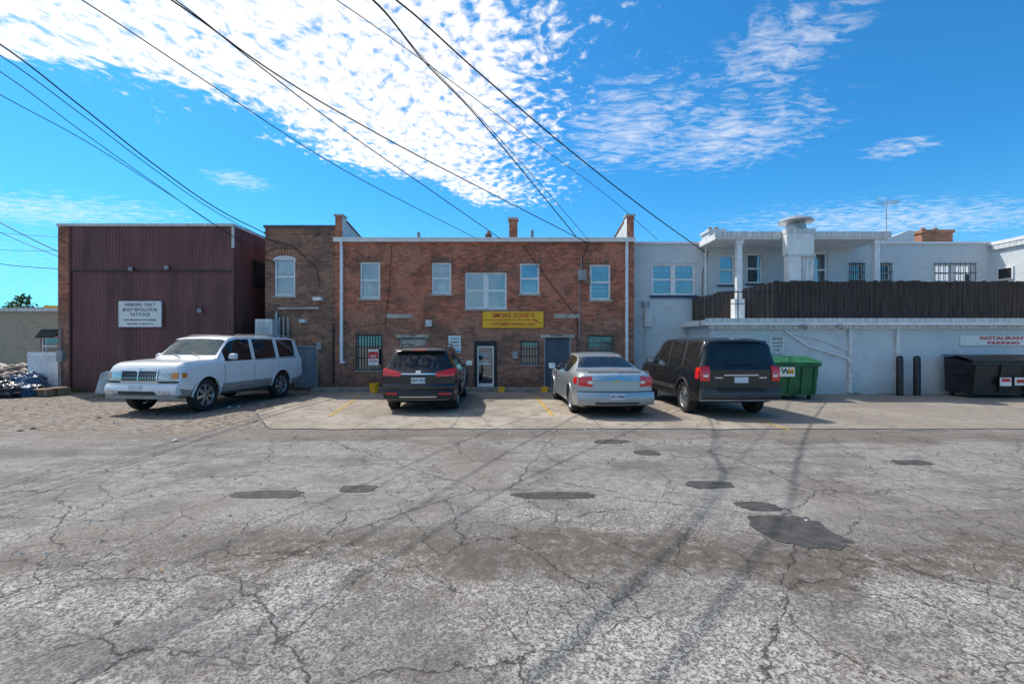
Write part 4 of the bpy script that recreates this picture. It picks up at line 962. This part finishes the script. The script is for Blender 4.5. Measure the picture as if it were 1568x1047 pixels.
# --- black crossover
c=Car('black_crossover',(-2.29,11.8,0),math.radians(1.0),L=4.65,W=1.84,zb=.22,R=.355,xr=.93,xf=3.66,wr=.66,paint='p_black',clad='trim',tr=.06,
  top=[(0,.98),(.05,1.04),(.14,1.22),(.32,1.55),(.42,1.60),(.9,1.645),(1.6,1.66),(2.3,1.64),(2.75,1.55),(3.5,1.12),(3.65,1.06),(4.3,.95),(4.58,.82),(4.65,.66)],
  belt=[(0,1.12),(.5,1.12),(1.2,1.06),(4.65,.95)],side=[(.52,.98),(1.05,1.95),(2.03,3.2)],ws=(2.80,3.48),rg=(.10,.30),handles=[1.15,2.1],hz=.93,mir=3.05,lip='trim')
c.common([1.0,2.0,3.15],rails=(.6,2.5))
c.patch('R',0,.86,.36,.58,.07,'trim',rnd=True); c.patch('R',0,.88,.58,.72,.06,'p_black',rnd=True); c.patch('R',0,.45,.40,.43,.085,'chrome',nz=1)
c.patch('R',.42,.88,(.90,.92),(1.0,1.12),.03,'tail'); c.spatch(.1,.42,(.96,1.0),(1.10,1.11),.012,'tail'); c.patch('R',0,.42,.955,.985,.025,'chrome',nz=1)
c.patch('R',0,.17,.74,.88,.02,'plate',nz=1); c.patch('R',0,.06,.99,1.05,.03,'chrome',nz=1); c.patch('R',.5,.8,.47,.51,.085,'tail',nz=1)
c.patch('R',0,.62,1.53,1.575,.14,'p_black',inn=-.02,nz=2); c.patch('R',0,.16,1.535,1.55,.15,'tail',nz=1,inn=-.02)
c.patch('R',0,.26,1.16,1.175,.02,'trim',nz=1)
c.done()
text('7GX 3D4',(0,-.03,.81),.085,'textdark',c.e,world=False)
# --- silver sedan
c=Car('silver_sedan',(2.40,11.05,0),math.radians(3.2),L=5.05,W=1.86,zb=.2,R=.335,xr=1.06,xf=3.87,wr=.60,paint='p_silver',tr=.08,br=.16,
  top=[(0,.86),(.03,.98),(.10,1.04),(.4,1.075),(.75,1.07),(.95,1.10),(1.55,1.38),(1.85,1.455),(2.3,1.48),(2.7,1.47),(3.05,1.40),(3.75,1.03),(3.9,.99),(4.6,.87),(4.95,.75),(5.05,.6)],
  belt=[(0,.96),(1.0,1.0),(4,.93),(5.05,.85)],side=[(1.38,2.12),(2.2,3.45)],ws=(3.08,3.74),rg=(1.0,1.56),handles=[1.55,2.45],hz=.84,mir=3.3,spokes=6)
c.common([1.3,2.16,3.5],rails=None)
c.patch('R',0,.9,.30,.60,.075,'p_silver',rnd=True); c.patch('R',0,.5,.33,.37,.08,'trim',nz=1); c.patch('R',0,.9,.605,.617,.03,'underbody',nz=1)
c.patch('R',.56,.86,(.72,.74),(.96,.94),.02,'tail'); c.spatch(.12,.36,.78,.93,.01,'tail'); c.patch('R',.0,.56,.90,.925,.02,'chrome',nz=1)
c.patch('R',.56,.66,.79,.85,.026,'signwhite',nz=1)
c.patch('R',0,.17,.44,.57,.09,'plate',nz=1); c.patch('R',0,.05,.84,.87,.02,'yellow',nz=1)
c.patch('R',0,.62,1.055,1.07,.06,'p_silver',nz=1,inn=-.0)
c.done()
text('B71 9042',(0,-.10,.505),.08,'textdark',c.e,world=False)
# --- black suv
c=Car('black_suv',(5.22,11.0,0),math.radians(2.0),L=4.95,W=1.92,zb=.32,R=.395,xr=1.05,xf=3.93,wr=.77,paint='p_dark',clad='trim',tr=.03,br=.07,
  top=[(0,1.12),(.04,1.18),(.15,1.71),(.22,1.80),(.5,1.84),(1.6,1.87),(2.7,1.855),(3.02,1.77),(3.55,1.28),(3.7,1.22),(4.6,1.14),(4.88,1.0),(4.95,.85)],
  belt=[(0,1.17),(4,1.13),(4.95,1.02)],side=[(.34,1.1),(1.2,2.12),(2.2,3.34)],ws=(3.04,3.55),rg=(.05,.165),handles=[1.3,2.3],hz=1.0,mir=3.2,lip='claddark',spokes=7,rim='rim',hk='trim')
c.common([1.15,2.16,3.35],rails=None)
c.patch('R',0,.93,.44,.68,.10,'claddark',rnd=True); c.patch('R',0,.92,.415,.44,.09,'cladgrey',nz=1); c.patch('R',0,.55,.675,.695,.12,'trim',nz=1)
c.patch('R',.72,.92,(.86,.86),(1.20,1.18),.025,'tail',ny=4); c.spatch(.05,.22,.90,1.16,.012,'tail'); c.patch('R',.75,.86,.95,1.0,.03,'signwhite',ny=3,nz=1)
c.patch('R',0,.16,.82,.95,.012,'plate',nz=1); c.patch('R',0,.4,.98,1.01,.02,'chrome',nz=1); c.patch('R',0,.68,1.75,1.775,.05,'p_dark',nz=1,inn=-.02)
c.patch('R',0,.3,1.24,1.255,.02,'trim',nz=1); c.patch('R',.42,.6,.92,.95,.012,'chrome',nz=1); c.spatch(1.5,3.4,.54,.64,.02,'claddark',nx=8)
c.done()
# --- white full-size suv facing camera
yaw=math.radians(180-9)
Lw=5.1; hd=Vector((-math.sin(yaw),math.cos(yaw),0))
frontc=Vector((-8.85,11.45,0)); rear=frontc-hd*Lw
c=Car('white_suv',tuple(rear),yaw,L=Lw,W=2.03,zb=.38,R=.415,xr=1.12,xf=4.16,wr=.83,paint='p_white',clad='cladgrey',tr=.02,tf=.03,bf=.13,br=.06,pil='p_white',
  top=[(0,1.24),(.03,1.30),(.11,1.80),(.18,1.88),(.5,1.92),(1.8,1.94),(2.95,1.93),(3.22,1.87),(3.66,1.40),(3.78,1.325),(4.3,1.305),(4.82,1.27),(5.00,1.21),(5.07,1.08),(5.1,.9)],
  belt=[(0,1.29),(3.6,1.25),(4.2,1.22),(5.1,1.13)],side=[(.36,1.22),(1.38,2.32),(2.46,3.50)],ws=(3.24,3.66),rg=(.05,.12),handles=[1.55,2.6],hz=1.11,mir=3.38,lip='p_white',rim='rim',spokes=7,railk='chrome',mk='p_white')
c.common([1.30,2.39,3.55],rails=(.5,2.9))
c.patch('F',0,.98,.49,.74,.10,'p_white',rnd=True); c.patch('F',0,.95,.41,.49,.08,'cladgrey',nz=1); c.patch('F',.60,.82,.51,.60,.105,'head',nz=1); c.patch('F',.0,.5,.51,.59,.102,'trim',nz=1)
c.patch('F',0,.50,.80,1.09,.03,'chrome'); 
for i in range(11):
    y=.02+i*.042; c.patch('F',y,y+.028,.83,1.06,.036,'trim',ny=1,nz=2)
c.patch('F',.53,.82,(.86,.87),(1.04,1.03),.02,'head'); c.patch('F',.82,.96,(.87,.88),(1.03,1.02),.018,'amber',ny=4); c.spatch(4.88,5.02,.90,1.01,.012,'amber')
c.patch('F',.52,.97,.775,.82,.012,'trim',nz=1)
c.patch('F',0,.17,.60,.72,.11,'plate',nz=1); c.patch('F',0,.035,1.04,1.13,.045,'chrome',nz=1)
c.spatch(1.66,3.62,.54,.66,.025,'cladgrey',nx=8); c.spatch(1.6,3.68,.38,.42,.09,'trim',nx=6,nz=1)
for a_,b_ in ((.32,1.26),(1.36,2.34),(2.44,3.52)): c.spatch(a_,b_,c.belt(1.5)-.03,c.belt(1.5)-.012,.008,'trim',nx=4,nz=1)
c.d.tube([(-.5,3.80,1.345),(-.1,3.62,1.46)],.01,'trim'); c.d.tube([(.1,3.80,1.345),(.5,3.62,1.45)],.01,'trim')
c.done()

# ------------------------------------------------------------------ light, sky, camera
sh=Vector((.62,-.48,-1)).normalized()
sl=bpy.data.lights.new('sun','SUN'); sl.energy=4.3; sl.angle=math.radians(.5); sl.color=(1,.95,.88)
so=bpy.data.objects.new('sun',sl); scene.collection.objects.link(so); so.rotation_euler=sh.to_track_quat('-Z','Y').to_euler(); so.location=(-20,20,30)
elev=math.asin(-sh.z); az=math.atan2(-sh.x,-sh.y)
wd=bpy.data.worlds.new('World'); scene.world=wd; wd.use_nodes=True; nt=wd.node_tree; bg=nt.nodes['Background']
try:
    wd.cycles.sampling_method='MANUAL'; wd.cycles.sample_map_resolution=256
except Exception: pass
ND[0]='2D'
sky=nt.nodes.new('ShaderNodeTexSky'); sky.sky_type='NISHITA'; sky.sun_disc=False; sky.sun_elevation=elev; sky.sun_rotation=az; sky.altitude=100; sky.air_density=1.0; sky.dust_density=.5; sky.ozone_density=3
skyc=mixc(nt,1.0,sky.outputs[0],(.22,.86,1.20),'MULTIPLY')
tc=coord(nt,'Generated'); s=nt.nodes.new('ShaderNodeSeparateXYZ'); nt.links.new(tc,s.inputs[0])
z=mth(nt,'MAXIMUM',s.outputs[2],.03); U=mth(nt,'DIVIDE',s.outputs[0],z); V=mth(nt,'DIVIDE',s.outputs[1],z)
cb=nt.nodes.new('ShaderNodeCombineXYZ'); nt.links.new(U,cb.inputs[0]); nt.links.new(V,cb.inputs[1]); uv=cb.outputs[0]
n1,n1c=noise(nt,uv,1.3,4,.6)
dv=nt.nodes.new('ShaderNodeVectorMath'); dv.operation='MULTIPLY_ADD'; nt.links.new(n1c,dv.inputs[0]); dv.inputs[1].default_value=(.22,.22,0); nt.links.new(uv,dv.inputs[2])
rm=mapping(nt,dv.outputs[0],(1,.75,1),rot=(0,0,.5))
n2a,_=noise(nt,rm,20,4,.62,.15)
vo=voro(nt,rm,22)
n2=mth(nt,'ADD',mth(nt,'MULTIPLY',n2a,.78),mth(nt,'MULTIPLY',mth(nt,'SUBTRACT',1.0,vo.outputs['Distance']),.18))
nn=mth(nt,'SUBTRACT',n1,.5)
a=mth(nt,'ADD',mth(nt,'SUBTRACT',mth(nt,'MULTIPLY_ADD',U,1.05,3.95),V),mth(nt,'MULTIPLY',nn,1.6))
m1=sstep(nt,a,0,.75)
b=mth(nt,'ADD',mth(nt,'SUBTRACT',.86,U),mth(nt,'MULTIPLY',nn,1.0)); m2=sstep(nt,b,-.1,1.35)
dense=mth(nt,'MULTIPLY',m1,m2)
dense=mth(nt,'MULTIPLY',dense,mth(nt,'MULTIPLY_ADD',sstep(nt,V,-1.2,.4),.35,.65))  # unseen clouds behind the camera, kept at partial cover as added white fill
thr=mth(nt,'MULTIPLY_ADD',dense,-.48,.69)
c1=sstep(nt,mth(nt,'DIVIDE',mth(nt,'SUBTRACT',n2,thr),.32),0,1)
c1=mth(nt,'MULTIPLY',c1,sstep(nt,dense,.0,.3))
st_,_=noise(nt,mapping(nt,dv.outputs[0],(4,8,1),rot=(0,0,.35)),2.0,6,.68,.25)
def blob(u,v,ru,rv):
    du=mth(nt,'DIVIDE',mth(nt,'SUBTRACT',U,u),ru); dv_=mth(nt,'DIVIDE',mth(nt,'SUBTRACT',V,v),rv)
    return sstep(nt,mth(nt,'SQRT',mth(nt,'ADD',mth(nt,'MULTIPLY',du,du),mth(nt,'MULTIPLY',dv_,dv_))),1.0,.0)
w_=blob(1.05,2.4,.75,.8)
for q in ((.92,1.65,.32,.55),(.55,2.3,.5,.9),(2.0,2.5,.3,.25),(-1.7,3.0,.3,.35),(-3.6,3.7,1.8,.9),(3.2,4.0,2.4,1.1)): w_=mth(nt,'MAXIMUM',w_,blob(*q))
hz=mth(nt,'MULTIPLY',sstep(nt,s.outputs[2],.30,.10),.38)
w_=mth(nt,'MAXIMUM',w_,hz)
c2=mth(nt,'MULTIPLY',mth(nt,'DIVIDE',mth(nt,'SUBTRACT',st_,mth(nt,'MULTIPLY_ADD',w_,-.32,.62)),.50,clamp=True),sstep(nt,w_,.0,.5))
cl=mth(nt,'MAXIMUM',c1,mth(nt,'MULTIPLY',c2,.70))
cl=mth(nt,'MULTIPLY',cl,sstep(nt,s.outputs[2],.01,.08))
skyc=mixc(nt,mth(nt,'MULTIPLY',sstep(nt,s.outputs[2],.32,.0),.30),skyc,(2.3,4.3,5.5))
col=mixc(nt,mth(nt,'MULTIPLY',cl,.97),skyc,(7.5,7.4,7.35))
nt.links.new(col,bg.inputs['Color']); bg.inputs['Strength'].default_value=.15
cam=bpy.data.cameras.new('camera'); co=bpy.data.objects.new('camera',cam); scene.collection.objects.link(co); co.location=(0,0,CH); co.rotation_euler=(math.pi/2,0,0)
cam.sensor_width=36; cam.lens=F/1568*36; cam.clip_end=4000; cam.clip_start=.05
scene.camera=co
scene.view_settings.view_transform='Standard'; scene.view_settings.look='None'; scene.view_settings.exposure=0; scene.view_settings.gamma=1
